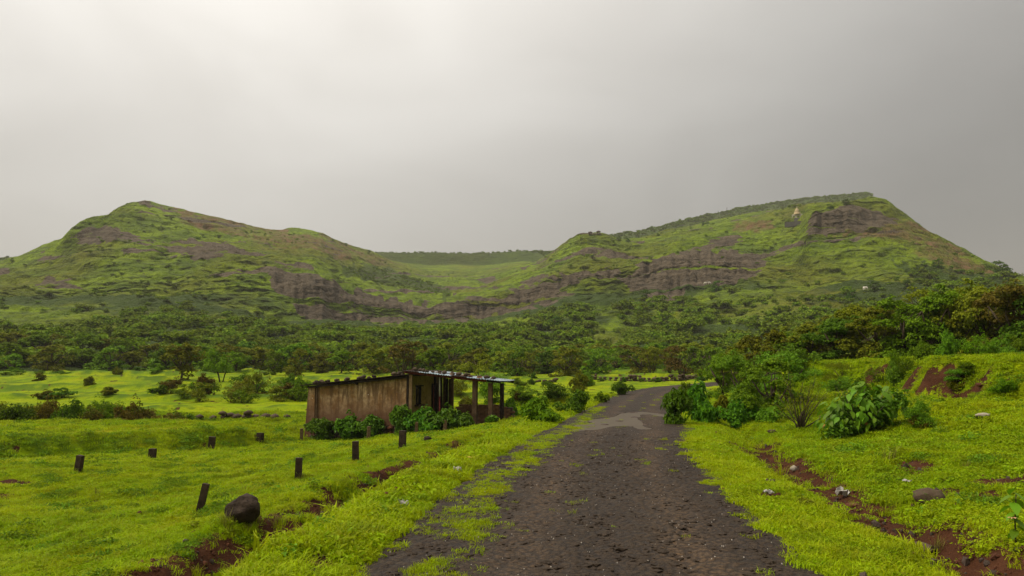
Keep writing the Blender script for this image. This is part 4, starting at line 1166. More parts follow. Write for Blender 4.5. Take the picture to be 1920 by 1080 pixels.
# ------------------------------------------------------------------ the hut
HA = R(-14)
HC = Vector((-5.1, 36.5, 0))
_u = Vector((math.cos(HA), math.sin(HA), 0)); _v = Vector((-math.sin(HA), math.cos(HA), 0))
def hw(u, v, z=0.0):
    return HC + _u * u + _v * v + Vector((0, 0, z))
HUT_FOOT = [(q.x, q.y) for q in (hw(-5.5, -0.1), hw(4.9, -0.05), hw(4.9, 3.9), hw(0, 4.9), hw(-5.5, 4.9))]
def hut():
    h = empty('abandoned_hut', HC, HA)
    tag(h, 'abandoned hut with stained plaster gable wall and open timber porch', 'hut')
    # gable wall, side wall with window and door openings, back and far walls
    w = MB(); w.prism([(-5.25, -1.1), (-0.02, -1.1), (-0.02, 1.33), (-5.25, 0.84)], 0.0, 0.26)
    w.build('gable_wall', M['plaster'], h)
    w = MB()
    def wally(v0, v1, z0, z1):
        w.box((-0.16, (v0 + v1) / 2, (z0 + z1) / 2), (0.24, v1 - v0, z1 - z0))
    WV0, WV1, WZ0, WZ1 = 1.15, 1.75, -0.1, 0.80
    DV0, DV1, DZ1 = 3.45, 4.15, 0.85
    wally(0.263, WV0, -1.7, 1.32); wally(WV1, DV0, -1.7, 1.32); wally(DV1, 4.8, -1.7, 1.32)
    wally(WV0, WV1, -1.7, WZ0); wally(WV0, WV1, WZ1, 1.32); wally(DV0, DV1, DZ1, 1.32)
    w.build('side_wall', M['plaster_yellow'], h)
    w = MB(); w.box((-2.9, 4.67, -0.2), (5.2, 0.25, 2.4)); w.build('back_wall', M['plaster'], h)
    w = MB(); w.box((-5.12, 2.4, -0.35), (0.24, 4.3, 2.2)); w.build('end_wall', M['plaster'], h)
    # rubble plinth
    core = MB(); core.box((-2.64, 0.14, -1.6), (5.2, 0.24, 0.98)); core.build('plinth', M['mud'], h)
    k = 0
    for row in range(4):
        u = -5.4 + random.uniform(0, .2)
        while u < -0.1:
            wd = random.uniform(.22, .42)
            put('plinth_stone', stone_mesh(700 + k, wd * .55, .16, .13, M['stone' if k % 4 else 'red_stone'], .2, 1), h, (u + wd / 2, 0.0, -1.9 + row * .23), (0, random.uniform(-.15, .15), random.uniform(-.2, .2)))
            u += wd; k += 1
    # corner pillars and the sloping buttress at the low end
    p = MB(); p.prism([(-5.55, -1.95), (-4.98, -1.95), (-5.02, 0.86), (-5.36, 0.82)], -0.09, 0.30); p.build('corner_pillar', M['plaster'], h)
    p = MB(); p.box((-4.93, -0.03, -0.15), (0.09, 0.07, 1.95)); p.build('batten', M['timber'], h)
    p = MB(); p.box((-0.27, -0.03, 0.07), (0.42, 0.10, 2.40)); p.build('corner_pillar', M['plaster'], h)
    p = MB(); p.box((-0.01, -0.05, 0.10), (0.10, 0.08, 2.5)); p.build('shadow_strip', M['timber_dark'], h)  # dark strip standing in for the shadow between pillar and corner post
    p = MB(); p.box((0.16, -0.06, -0.12), (0.15, 0.13, 3.05)); p.build('corner_post', M['timber_pale'], h)
    # bracket under the eaves
    p = MB(); p.prism([(-2.95, 1.03), (-2.55, 1.08), (-2.72, 0.90)], -0.10, 0.0); p.build('bracket', M['timber_dark'], h)
    # window
    wi = MB()
    for z in (WZ0 + .03, WZ1 - .03):
        wi.box((-0.05, (WV0 + WV1) / 2, z), (0.12, WV1 - WV0, 0.06))
    for v in (WV0 + .03, WV1 - .03):
        wi.box((-0.05, v, (WZ0 + WZ1) / 2), (0.12, 0.06, WZ1 - WZ0 - .12))
    win = wi.build('window', M['timber_dark'], h)
    q = MB(); q.box((-0.14, WV0 + .36, .36), (0.02, 0.24, 0.72), Matrix.Rotation(.35, 3, 'Z')); q.build('shutter', M['tin_blue'], win)
    q = MB(); q.box((-0.20, (WV0 + WV1) / 2, .35), (0.02, WV1 - WV0 - .1, 0.8)); q.build('pane', M['dark_metal'], win)
    q = MB(); q.box((0.06, (WV0 + WV1) / 2, WZ0 - .045), (0.22, WV1 - WV0 + .35, 0.08)); q.build('sill', M['timber'], win)
    q = MB(); q.box((0.03, (WV0 + WV1) / 2, WZ1 + .03), (0.14, WV1 - WV0 + .25, 0.06)); q.build('lintel', M['timber_dark'], win)
    d = MB()
    for i in range(5):
        d.box((-0.12, DV0 + .07 + i * .14, -0.32), (0.04, 0.132, 2.3))
    door = d.build('door', M['red_wood'], h)
    q = MB(); q.box((0.0, DV0 - .03, -.3), (.1, .06, 2.35)); q.box((0.0, DV1 + .03, -.3), (.1, .06, 2.35)); q.box((0.0, (DV0 + DV1) / 2, DZ1 + .03), (.1, DV1 - DV0 + .12, .06)); q.build('door_frame', M['timber_dark'], door)
    # roof over the rooms: dark sheets on a wall plate, falling away to the far end
    sl = math.atan2(1.36 - 0.83, 5.5)
    rot = Matrix.Rotation(-sl, 3, 'Y')
    for i in range(6):
        u0 = -5.75 + i * .97
        q = MB(); uc = u0 + .5
        q.box((uc, 2.3, 0.89 + (uc + 5.4) * math.tan(sl) + .006 * (i % 2)), (1.02, 5.1 + random.uniform(-.12, .12), 0.035), rot)
        q.build('roof_sheet', M['tin_dark'], h)
    q = MB(); q.box((-2.65, -0.12, 1.035), (5.5, 0.10, 0.10), rot); q.build('fascia', M['timber_dark'], h)
    # porch roof: thin pale-blue corrugated sheets on rafters
    sp_ = math.atan2(1.57 - 1.05, 5.25); rotp = Matrix.Rotation(sp_, 3, 'Y')
    def zr(u):
        return 1.575 - (u + .15) * math.tan(sp_)
    for i in range(6):
        u0 = -0.20 + i * .82; nn = 28; dp = 4.3 if i < 2 else 2.6; vs, fs = [], []
        for j in range(nn + 1):
            uu = u0 + 0.89 * j / nn; cz = 0.018 * math.sin(j / nn * 2 * math.pi * 7)
            for v in (-.28 - .07 * (i % 3), dp * .5, dp):
                vs.append((uu, v, zr(uu) + .03 + cz + .008 * (i % 2) + (0.03 * math.sin(i * 2.1) if v == dp * .5 else 0)))
        for j in range(nn):
            for v in range(2):
                a = j * 3 + v; fs.append((a, a + 3, a + 4, a + 1))
        q = MB(); q.add(vs, fs)
        so_ = q.build('roof_sheet', M['tin_blue'] if i not in (0, 3) else M['tin_dark'], h, True)
        md = so_.modifiers.new('thickness', 'SOLIDIFY'); md.thickness = 0.008
    q = MB(); uc = 1.9; q.box((uc, -0.05, zr(uc) - .05), (4.2, 0.09, 0.12), rotp); q.build('porch_beam', M['red_wood'], h)
    q = MB(); uc = 4.35; q.box((uc, 0.02, zr(uc) - .05), (0.7, 0.08, 0.09), rotp); q.build('porch_beam', M['timber_dark'], h)
    q = MB(); uc = 2.5; q.box((uc, 2.45, zr(uc) - .06), (4.5, 0.1, 0.12), rotp); q.build('porch_beam', M['timber_dark'], h)
    for u in (0.9, 2.2, 3.5, 4.5):
        q = MB(); q.box((u, 1.2, zr(u) - .045), (0.07, 2.6, 0.08)); q.build('rafter', M['timber_dark'], h)
    def post(u, v, wd, mk, name='porch_post', tilt=0.0, foot=None):
        g = hw(u, v); zg = h1(g.x, g.y) - .25
        q = MB(); q.box((u, v, (zr(u) - .11 + zg) / 2), (wd, wd, zr(u) - .11 - zg), Matrix.Rotation(tilt, 3, 'Y'))
        return q.build(name, M[mk], h)
    post(3.42, 0.0, 0.22, 'timber', tilt=.01); post(3.30, 0.12, 0.08, 'timber_dark')
    post(4.22, -0.05, 0.19, 'timber', tilt=-.012)
    post(4.62, 0.55, 0.17, 'timber_dark')
    post(1.02, 3.75, 0.13, 'timber')
    # thin pole painted red low down and white above
    q = MB(); q.tube([(1.55, .3, -1.4), (1.53, .3, 0.35)], .035, 8); pl = q.build('thin_pole', M['red_wood'], h, True)
    q = MB(); q.tube([(1.53, .3, 0.35), (1.52, .3, zr(1.5) - .1)], .034, 8); q.build('pole_top', M['white_paint'], pl, True)
    # leaning boards at the back of the porch
    for i in range(6):
        q = MB(); q.box((0.06 + i * .158, 3.8 + .02 * (i % 2), -.1), (.152, .03, 2.75 - .04 * i), Matrix.Rotation(.008 * (i - 3), 3, 'Y')); q.build('board', M['timber' if i % 2 else 'timber_dark'], h)
    # low wall of mud bricks along the back of the porch
    lw = empty('brick_parapet'); lw.parent = h
    L0, L1, v_ = 1.7, 4.75, 2.3
    c_ = MB(); c_.box(((L0 + L1) / 2 + .02, v_ + .02, -0.72), (L1 - L0 - .1, .16, .95)); c_.build('mortar_core', M['mud'], lw)
    bmesh_ = MB(); bmesh_.box((0, 0, 0), (.375, .22, .098), jig=.006); bme = bmesh_.mesh('brick', M['brick'])
    bmesh_ = MB(); bmesh_.box((0, 0, 0), (.37, .21, .092), jig=.010); bme2 = bmesh_.mesh('brick', M['brick'])
    for row in range(10):
        zc = -1.12 + row * .108; nB = 8
        top = 10 - (1 if row == 9 else 0)
        for i in range(nB):
            u = L0 + .2 + i * .39 + (.19 if row % 2 else 0)
            if u + .12 > L1 + (0.05 if row < 8 else -.12 * (row - 7)):
                continue
            put('brick', bme if (i + row) % 2 else bme2, lw, (u, v_ + random.uniform(-.015, .015), zc + (L1 - u) * -.012), (0, 0, random.uniform(-.03, .03)))
    # floor of the porch
    f = MB(); f.box((2.45, 1.9, -1.55), (4.6, 3.7, .5)); f.build('porch_floor', M['mud'], h)
    # stones and broken tiles that hold the sheets down: each lies loose on the roof
    rs = [stone_mesh(800 + i, .15, .12, .085, M['stone' if i % 3 else 'boulder'], .25, 1) for i in range(6)]
    tl = MB(); tl.box((0, 0, 0), (.34, .22, .035), jig=.012); tlm = tl.mesh('tile', M['brick'])
    for i in range(34):
        u = -5.35 + 5.0 * random.random() ** 1.25; v = random.choice([.0, .05, .12, .4, .9]) + random.uniform(-.05, .15)
        s_ = min(1.5, random.lognormvariate(-.25, .4))
        o_ = put('roof_stone', rs[i % 6], None, hw(u, v, 0.91 + (u + 5.4) * math.tan(sl) + .07 * s_), (random.uniform(-.3, .3), random.uniform(-.3, .3), random.uniform(0, 6)), s_)
        tag(o_, 'dark stone weighing down the sloping roof above the plastered gable', 'stone', 'stones on the roof over the plastered gable')
    for i in range(26):
        u = 0.1 + i * .172 + random.uniform(-.07, .07); v = random.choice([-.05, .1, .3, .8]) + random.uniform(-.05, .15)
        s_ = random.uniform(.7, 1.25)
        if i % 3 == 0:
            o_ = put('roof_tile', tlm, None, hw(u, v, zr(u) + .085), (random.uniform(-.2, .2), sp_ + random.uniform(-.1, .2), random.uniform(0, 6)), s_)
            tag(o_, 'broken reddish tile lying loose on the porch roof sheets', 'tile', 'loose tiles on the porch roof')
        else:
            o_ = put('roof_stone', rs[i % 6], None, hw(u, v, zr(u) + .05 + .075 * s_), (random.uniform(-.3, .3), random.uniform(-.3, .3), random.uniform(0, 6)), s_)
            tag(o_, 'brown stone holding down the pale sheets of the porch roof', 'stone', 'stones on the porch roof')
hut()
grass()

# ------------------------------------------------------------------ fence posts
def fence_post(px, py, hpx, lean, label, group, mk='post', wd=None, g=None):
    g = g or gpt(px, py)
    hgt = hpx * g.y / FPX; w = wd or max(.12, .0085 * g.y)
    t = MB(); t.box((0, 0, hgt / 2 - .15), (w, w * .8, hgt + .3), taper=.93, jig=.006)
    o = t.build('fence_post', M[mk], None, loc=(g.x, g.y, g.z))
    o.rotation_euler = (random.uniform(-.03, .03), lean, random.uniform(-.5, .5))
    return tag(o, label, 'post', group)
GF = 'old fence posts in the grass field'
for px, py, hp, ln, lb in [(374, 962, 53, .2, 'short dark fence post leaning beside the round boulder'), (559, 900, 39, .02, 'short dark upright fence post, the next one past the leaning post'),
                           (667, 866, 37, -.03, 'short dark fence post midway between the boulder and the hut bushes'), (754, 843, 34, .02, 'short dark fence post in the grass just before the hut bushes'),
                           (146, 888, 32, .12, 'tilted short fence post standing by the rough green bank, farthest from the hut'), (285, 863, 21, .03, 'short fence post below the rough green bank, second from its tilted end post'),
                           (396, 843, 21, .06, 'short fence post below the rough green bank, third from its tilted end post'), (487, 828, 15, .02, 'smallest fence post of the row, closest to the plastered gable corner')]:
    fence_post(px, py, hp, ln, lb, GF)
for u, v, hp, lb in [(-5.05, -1.2, 24, 'pale fence post against the bush at the low gable corner'), (-1.45, -1.3, 24, 'pale fence post in front of the bushes along the gable wall'),
                     (1.05, -1.5, 24, 'pale fence post beside the small dark stone near the porch'), (2.35, -1.2, 22, 'pale fence post among the leafy bushes before the porch')]:
    g = hw(u, v); g.z = h1(g.x, g.y)
    fence_post(0, 0, hp, .0, lb, 'pale fence posts along the hut bushes', 'post_pale', .16, g)
for px, Y, hp, lb in [(88, 112, 14, 'thin bare pole on the terraced field below the woods'), (486, 88, 20, 'thin bare pole on the field beside the spreading tree')]:
    g = at(px, 700, Y); t = MB(); t.tube([(0, 0, -.3), (.04, 0, .7), (.1, 0, hp * Y / FPX)], [.06, .05, .035], 6)
    tag(t.build('bare_pole', M['post'], None, loc=(g.x, Y, h1(g.x, Y))), lb, 'pole')

# ------------------------------------------------------------------ stones and litter
def stone_thing(px, py, wpx, hpx, mk, label, seed, sink=.2, name='stone', rot=0.0, sub=3):
    g = gpt(px, py); w = wpx * g.y / FPX / 2; hh = hpx * g.y / FPX / 2
    o = put(name, stone_mesh(seed, w, w * .8, hh, M[mk], .22, sub), None, (g.x, g.y + w * .4, g.z + hh * (1 - sink)), (0, rot, 0))
    return tag(o, label, 'boulder' if name == 'boulder' else 'stone')
stone_thing(450, 986, 64, 56, 'boulder', 'large round dark boulder resting in the grass field', 31, .12, 'boulder', -.35, 4)
stone_thing(801, 828, 15, 11, 'boulder', 'small dark stone in the grass near the hut porch', 12)
stone_thing(1322, 792, 26, 20, 'red_stone', 'rounded red stone under the roadside bushes', 13)
stone_thing(1748, 945, 56, 34, 'stone', 'brown rock half buried in the grassy bank', 14, .35)
stone_thing(1738, 1040, 54, 20, 'stone', 'flat brown rock lying in the red gully', 15, .3)
stone_thing(1848, 786, 26, 11, 'pale_stone', 'pale flat stone on the grassy bank', 16, .2)
stone_thing(1490, 884, 14, 12, 'pale_stone', 'small pale stone at the edge of the red gully', 17)
stone_thing(1450, 815, 17, 9, 'stone', 'small dark stone below the twiggy shrub', 18)
stone_thing(1840, 728, 14, 9, 'red_stone', 'small reddish stone under the earth scarp', 19)
stone_thing(1600, 955, 26, 9, 'red_stone', 'reddish clod in the middle of the gully', 20)
stone_thing(1445, 905, 20, 8, 'stone', 'low mossy stone beside the gully head', 22)
stone_thing(1268, 694, 16, 26, 'red_stone', 'upright brown boulder standing by the stone terrace wall', 21, .1, 'boulder')
def litter(px, py, wpx, hpx, mk, label, seed):
    g = gpt(px, py); w = wpx * g.y / FPX; hh = hpx * g.y / FPX
    r = random.Random(seed); v, f = [], []
    for j in range(5):
        for i in range(6):
            v.append(((i / 5 - .5) * w + r.uniform(-.12, .12) * w, (j / 4 - .5) * w * .7 + r.uniform(-.1, .1) * w, hh * r.uniform(.15, 1.0)))
    for j in range(4):
        for i in range(5):
            a = j * 6 + i; f.append((a, a + 1, a + 7, a + 6))
    t = MB(); t.add(v, f); o = t.build('litter', M[mk], None, loc=(g.x, g.y, g.z + .02)); o.rotation_euler = (r.uniform(-.2, .4), 0, r.uniform(0, 3))
    md = o.modifiers.new('thickness', 'SOLIDIFY'); md.thickness = .004
    return tag(o, label, 'litter')
litter(757, 952, 17, 11, 'litter', 'crushed white plastic bottle in the ditch', 1)
litter(858, 890, 14, 13, 'litter', 'scrap of white plastic at the lip of the ditch', 2)
litter(638, 1010, 13, 8, 'litter_warm', 'orange and white wrapper in the ditch grass', 3)
litter(880, 864, 9, 7, 'litter_yellow', 'small yellow wrapper at the head of the ditch', 4)
litter(1580, 934, 26, 17, 'litter', 'crumpled pale bag lying in the red gully', 5)
litter(1440, 931, 18, 8, 'litter', 'pale crumpled wrapper on the grass verge', 6)
litter(1702, 910, 15, 8, 'litter', 'white scrap below the bare earth patch', 7)
litter(1409, 788, 8, 8, 'litter', 'white scrap beside the roadside bushes', 8)
litter(768, 890, 9, 6, 'litter_warm', 'faded pink scrap on the red earth of the ditch', 9)

# ------------------------------------------------------------------ dry stone terrace walls
def stone_wall(pts, hgt, label, seed, kidx=6):
    e = empty('stone_wall', (pts[0][0], pts[0][1], 0)); tag(e, label, 'stone wall')
    protos = [stone_mesh(seed + i, .34, .26, .17, M['stone'], .25, 1) for i in range(kidx)]
    r = random.Random(seed)
    P = [Vector((a, b)) for a, b in pts]; tot = 0
    for a, b in zip(P, P[1:]):
        L = (b - a).length; n = int(L / .5)
        for i in range(n):
            q = a.lerp(b, (i + r.random() * .5) / n); z0 = h1(q.x, q.y)
            rows = max(1, int(hgt / .26 * r.uniform(.7, 1.2)))
            for k in range(rows):
                put('wall_stone', protos[r.randrange(kidx)], e, (q.x - pts[0][0] + r.uniform(-.1, .1), q.y - pts[0][1] + r.uniform(-.15, .15), z0 + .08 + k * .24), (r.uniform(-.2, .2), r.uniform(-.2, .2), r.uniform(0, 6)), r.uniform(.8, 1.25))
                tot += 1
    return e
def line(pxs, Ys):
    return [((px - 960) / FPX * Y * 1.005, Y) for px, Y in zip(pxs, Ys)]
stone_wall(line([1105, 1160, 1220, 1270, 1312], [84, 83, 82, 83, 85]), .75, 'dry stone terrace wall beyond the bend of the road', 900)
stone_wall(line([382, 440, 500, 562], [45, 45.6, 45.2, 45.5]), .5, 'low dry stone wall across the field behind the hut gable', 920)
stone_wall(line([995, 1045], [80, 81]), .5, 'short length of stone wall past the porch bushes', 940)

# ------------------------------------------------------------------ trees
TREES = {}
for kind, seeds in (('round', (1, 2, 3)), ('spreading', (4, 5)), ('thin', (6, 7))):
    TREES[kind] = []
    for sd in seeds:
        TREES[kind].append(tree_meshes(kind, sd))
_crown_cache = {}
def crown_mesh(kind, i, mk):
    key = (kind, i, mk)
    if key not in _crown_cache:
        (pos, nor, size) = TREES[kind][i][1]
        _crown_cache[key] = leaf_mesh('crown', pos, nor, size, M[mk], i, 0.6, 0.3, 0.25)
    return _crown_cache[key]
def tree(x, y, hgt, wid, kind, mk, label, group, i=None, name='tree'):
    i = random.randrange(len(TREES[kind])) if i is None else i
    z = zz(x, y)
    e = empty(name, (x, y, z), random.uniform(0, 6.28), (wid / 3.6 if kind != 'spreading' else wid / 5.4, wid / 3.6 if kind != 'spreading' else wid / 5.4, hgt / 3.7))
    put('trunk', TREES[kind][i][0], e); put('crown', crown_mesh(kind, i, mk), e)
    return tag(e, label, 'tree', group)
def pxx(px, Y):
    return (px - 960) / FPX * Y / math.cos(TH) * 0.995
LT = {'leaf_dark': 'dark green round-headed tree at the foot of the wooded hills', 'leaf_mid': 'mid green bushy tree at the foot of the wooded hills',
      'leaf_olive': 'olive green tree at the foot of the wooded hills', 'leaf_brown': 'brownish thin-leaved tree at the foot of the wooded hills', 'leaf_yellow': 'yellow green tree at the foot of the wooded hills'}
tree(pxx(420, 80), 80, 3.3, 4.6, 'spreading', 'leaf_mid', 'spreading many-stemmed tree standing alone on the terraced field', None, 0)
tree(pxx(515, 104), 104, 3.2, 3.0, 'round', 'leaf_mid', 'neat rounded tree on the field edge beside the woods', None, 0)
tree(pxx(556, 100), 100, 3.6, 3.4, 'round', 'leaf_olive', 'olive rounded tree with low branches next to the neat rounded tree', None, 1)
tree(pxx(345, 84), 84, 4.0, 4.6, 'round', 'leaf_olive', 'loose olive tree rising from the scrub beside the spreading tree', None, 2)
tree(pxx(755, 92), 92, 4.6, 6.4, 'thin', 'leaf_brown', 'brown half-bare tree behind the roof of the hut', None, 0)
tree(pxx(820, 90), 90, 3.6, 4.5, 'round', 'leaf_mid', 'mid green tree behind the porch roof of the hut', None, 2)
tree(pxx(700, 98), 98, 3.6, 4.8, 'round', 'leaf_olive', 'olive tree behind the gable end of the hut', None, 0)
tree(pxx(900, 84), 84, 3.0, 5.0, 'spreading', 'leaf_yellow', 'yellow green spreading tree behind the porch end', None, 1)
tree(pxx(970, 88), 88, 3.2, 3.4, 'round', 'leaf_dark', 'dark slender tree past the end of the porch', None, 1)
tree(pxx(1060, 96), 96, 3.8, 4.6, 'round', 'leaf_yellow', 'yellow green tree behind the terrace wall', None, 0)
tree(pxx(1275, 94), 94, 4.2, 5.0, 'thin', 'leaf_brown', 'brown open-branched tree beside the upright boulder', None, 1)
tree(pxx(1220, 100), 100, 4.0, 5.0, 'thin', 'leaf_olive', 'olive open-branched tree above the terrace wall', None, 0)
rt = random.Random(55)
for row, (Y0, n, a, b) in enumerate(((112, 34, -60, 1370), (124, 34, -80, 1390), (138, 36, -90, 1400))):
    for i in range(n):
        px = a + (b - a) * (i + rt.uniform(-.35, .35)) / n
        if row == 0 and (px < 300 or 470 < px < 590) and rt.random() < .9:
            continue
        if row == 1 and (px < 180) and rt.random() < .5:
            continue
        Y = Y0 + rt.uniform(-5, 5) + (8 if px < 300 else 0)
        mk = rt.choices(['leaf_dark', 'leaf_mid', 'leaf_olive', 'leaf_brown', 'leaf_yellow'], [3, 5, 3, .9 if 600 < px else .1, 1.2])[0]
        kd = 'thin' if mk == 'leaf_brown' else 'round'
        hgt = rt.uniform(2.4, 4.2) + row * .4
        lab = '%s %s tree %s %s' % ({'leaf_dark': 'dark green', 'leaf_mid': 'mid green', 'leaf_olive': 'olive', 'leaf_brown': 'brownish', 'leaf_yellow': 'yellow green'}[mk],
            {'round': 'bushy', 'spreading': 'flat-topped', 'thin': 'thin-leaved'}[kd], ('at the open edge of the wood', 'just inside the wood', 'deeper in the wood')[row],
            'beyond the terraced fields' if px < 290 else 'behind the scrub patch' if px < 600 else 'behind the hut' if px < 960 else 'past the porch end' if px < 1130 else 'above the terrace wall')
        tree(pxx(px, Y), Y, hgt, hgt * rt.uniform(1.2, 1.7), kd, mk, lab, 'trees along the foot of the hills')
# row of thick trees on the terrace beside the road
LR = {'leaf_dark': 'thick dark green tree in the row on top of the earth bank', 'leaf_olive': 'olive and rusty tree in the row on top of the earth bank',
      'leaf_mid': 'mid green leafy tree in the row on top of the earth bank', 'leaf_yellow': 'yellow green tree in the row on top of the earth bank', 'leaf_brown': 'rusty brown tree in the row on top of the earth bank'}
BANK = {}
def bank_tree_meshes(i):
    """bigger, finer-leaved crowns for the nearer trees"""
    if i not in BANK:
        r = random.Random(60 + i); lobes = []
        for k in range(15):
            a = r.uniform(0, 6.28); z_ = r.uniform(.2, 3.2); d = r.uniform(.1, 1.35) * math.sqrt(max(.08, 1 - ((z_ - 1.7) / 2.0) ** 2))
            lobes.append((d * math.cos(a), d * math.sin(a), z_, r.uniform(.5, .85), r.uniform(.5, .85), r.uniform(.4, .65)))
        q = crown_points(lobes, 9000, 160 + i, .36, .8, 30)
        BANK[i] = (norm_points(q[0], 1.8, 3.7), q[1])
    return BANK[i]
def bank_tree(px, Y, hgt, wid, mk, label, group, i, leaf=.15):
    x = pxx(px, Y); e = empty('tree', (x, Y, zz(x, Y)), random.uniform(0, 6.28), (wid / 3.6, wid / 3.6, hgt / 3.7))
    lf = round(leaf * 3.6 / wid, 2); key = ('bank', i, mk, lf)
    if key not in _crown_cache:
        pos, nor = bank_tree_meshes(i)
        _crown_cache[key] = leaf_mesh('crown', pos, nor, lf, M[mk], i, .6, .3, .25)
    put('trunk', TREES['round'][i % 3][0], e); put('crown', _crown_cache[key], e)
    return tag(e, label, 'tree', group)
rb = random.Random(77)
for px, Y, hgt, wid, mk in [(1392, 47, 3.0, 3.2, 'leaf_olive'), (1432, 43, 3.3, 3.0, 'leaf_olive'), (1478, 44, 2.6, 3.0, 'leaf_mid'), (1520, 43, 2.3, 3.0, 'leaf_olive'), (1565, 40, 2.3, 3.2, 'leaf_dark'),
                            (1600, 41, 3.0, 2.4, 'leaf_yellow'), (1640, 38, 2.6, 3.2, 'leaf_olive'), (1690, 37, 3.0, 3.2, 'leaf_mid'), (1740, 36, 3.2, 3.2, 'leaf_mid'), (1790, 36, 3.4, 3.4, 'leaf_yellow'), (1845, 34, 3.0, 3.2, 'leaf_olive'),
                            (1900, 32, 3.0, 3.2, 'leaf_brown'), (1960, 31, 3.1, 3.4, 'leaf_dark'), (2020, 30, 3.2, 3.4, 'leaf_olive'),
                            (1455, 54, 3.4, 4.0, 'leaf_olive'), (1545, 52, 3.0, 4.0, 'leaf_olive'), (1655, 50, 3.8, 4.2, 'leaf_olive'), (1735, 47, 4.4, 4.6, 'leaf_yellow'), (1800, 47, 4.2, 4.4, 'leaf_olive'), (1885, 44, 3.6, 4.4, 'leaf_olive'), (1960, 42, 3.9, 4.4, 'leaf_mid')]:
    place = 'over the roadside thicket' if px < 1500 else 'over the red earth face' if px < 1590 else 'over the big-leaved bush' if px < 1710 else 'over the bare scarp' if px < 1850 else 'past the bare scarp'
    bank_tree(px, Y, hgt, wid, mk, '%s tree in the %s row on the bank, %s' % ({'leaf_dark': 'dark green', 'leaf_olive': 'rusty olive', 'leaf_mid': 'mid green', 'leaf_yellow': 'yellow green', 'leaf_brown': 'rusty brown'}[mk], 'front' if Y < 47.5 and hgt < 3.7 else 'back', place), 'trees in the row on the earth bank', rb.randrange(3))

# ------------------------------------------------------------------ bushes
BUSH = [bush_points(210 + i, 3400, 1.0, 10)[:2] for i in range(4)]
BUSHF = [bush_points(230 + i, 1100, 1.0, 7)[:2] for i in range(3)]
STEMS = [bush_stems(240 + i) for i in range(3)]
_bush_cache = {}
def bush(x, y, wid, hgt, mk, label, group=None, leaf=.075, aspect=.5, far=False, name='bush', z=None, cat='bush'):
    src = BUSHF if far else BUSH
    i = random.randrange(len(src)); key = (far, i, mk, leaf, aspect)
    # leaves keep their own size: the mesh is a bush one unit wide, leaf size given relative to the width
    rel = round(leaf * 1.7 / wid, 2); key = key + (rel,)
    if key not in _bush_cache:
        pos, nor = src[i]
        _bush_cache[key] = leaf_mesh('leaves', pos, nor, max(rel, .03), M[mk], i, aspect, .25, .35)
    e = empty(name, (x, y, h1(x, y) if z is None else z), random.uniform(0, 6.28), (wid / 1.7, wid / 1.7, hgt / 1.05))
    put('stems', STEMS[i % 3], e); put('leaves', _bush_cache[key], e)
    return tag(e, label, cat, group)
def bush_px(px, py, wpx, hpx, mk, label, group=None, **k):
    """a bush whose foot stands at that pixel"""
    g = gpt(px, py)
    return bush(g.x, g.y + .15, wpx * g.y / FPX, hpx * g.y / FPX, mk, label, group, **k)
# by the hut
GH = 'leafy bushes along the front of the hut'
for u, v, w, top, lb in [(-4.45, -.75, 1.6, -.85, 'round dark leafy bush at the low corner of the gable wall'), (-2.75, -.6, 1.35, -.72, 'leafy bush in the middle of the gable wall foot'), (-1.75, -.65, 1.5, -.68, 'leafy bush growing beside the pale post by the gable wall'),
                         (-.25, -.55, 1.2, -.22, 'tall leafy bush climbing the corner post of the hut'), (1.25, -.7, 1.7, -.28, 'broad pale-leaved bush in front of the window wall'), (2.15, -.6, 1.6, -.30, 'dense leafy bush before the porch opening'), (3.0, -.55, 1.35, -.35, 'rounded leafy bush at the first porch post'),
                         (4.35, -.45, .6, -.80, 'small low bush at the foot of the porch posts')]:
    g = hw(u, v); z = h1(g.x, g.y)
    bush(g.x, g.y, w, max(.35, top - z), 'leaf_broad', lb, GH, leaf=.17, aspect=.6)
for px, Y, w, h_, mk, lb in [(955, 39.5, 1.0, 1.0, 'leaf_dark', 'dark bush behind the end post of the porch'), (878, 44, 1.6, 1.1, 'leaf_olive', 'olive bush seen through the open porch behind the brick parapet'), (915, 46, 1.6, 1.3, 'leaf_mid', 'mid green bush seen through the porch by the end posts'),
                             (860, 60, 2.6, 1.7, 'leaf_olive', 'far olive bush seen through the porch under the roof'), (925, 62, 2.6, 1.8, 'leaf_mid', 'far green bush seen through the porch under the blue sheets')]:
    x = pxx(px, Y); bush(x, Y, w, h_, mk, lb, 'bushes behind the porch', leaf=.11)
# between hut and road
for px, py, wp, hp, mk, lb in [(1018, 795, 70, 44, 'leaf_mid', 'loose leafy bush at the road edge before the puddle'), (1072, 775, 62, 38, 'leaf_dark', 'round dark bush at the road edge opposite the puddle'), (1045, 748, 70, 30, 'leaf_dark', 'wide dark bush above the round roadside bush'),
                               (1085, 737, 40, 34, 'leaf_olive', 'rusty olive bush next to the wide dark bush'), (1168, 742, 42, 24, 'leaf_dark', 'low dark bush beside the road just before the bend'), (1128, 757, 26, 16, 'leaf_mid', 'small bush at the road edge between two larger ones'),
                               (985, 758, 64, 26, 'leaf_mid', 'spread-out bush on the slope past the porch'), (968, 762, 24, 18, 'leaf_brown', 'small brownish bush on the slope past the porch'), (1100, 725, 30, 24, 'leaf_fresh', 'light green sapling above the rusty bush'),
                               (975, 724, 30, 13, 'leaf_mid', 'small bush on the grass below the terrace wall')]:
    bush_px(px, py, wp, hp, mk, lb, 'bushes between hut and road', leaf=.12, aspect=.5)
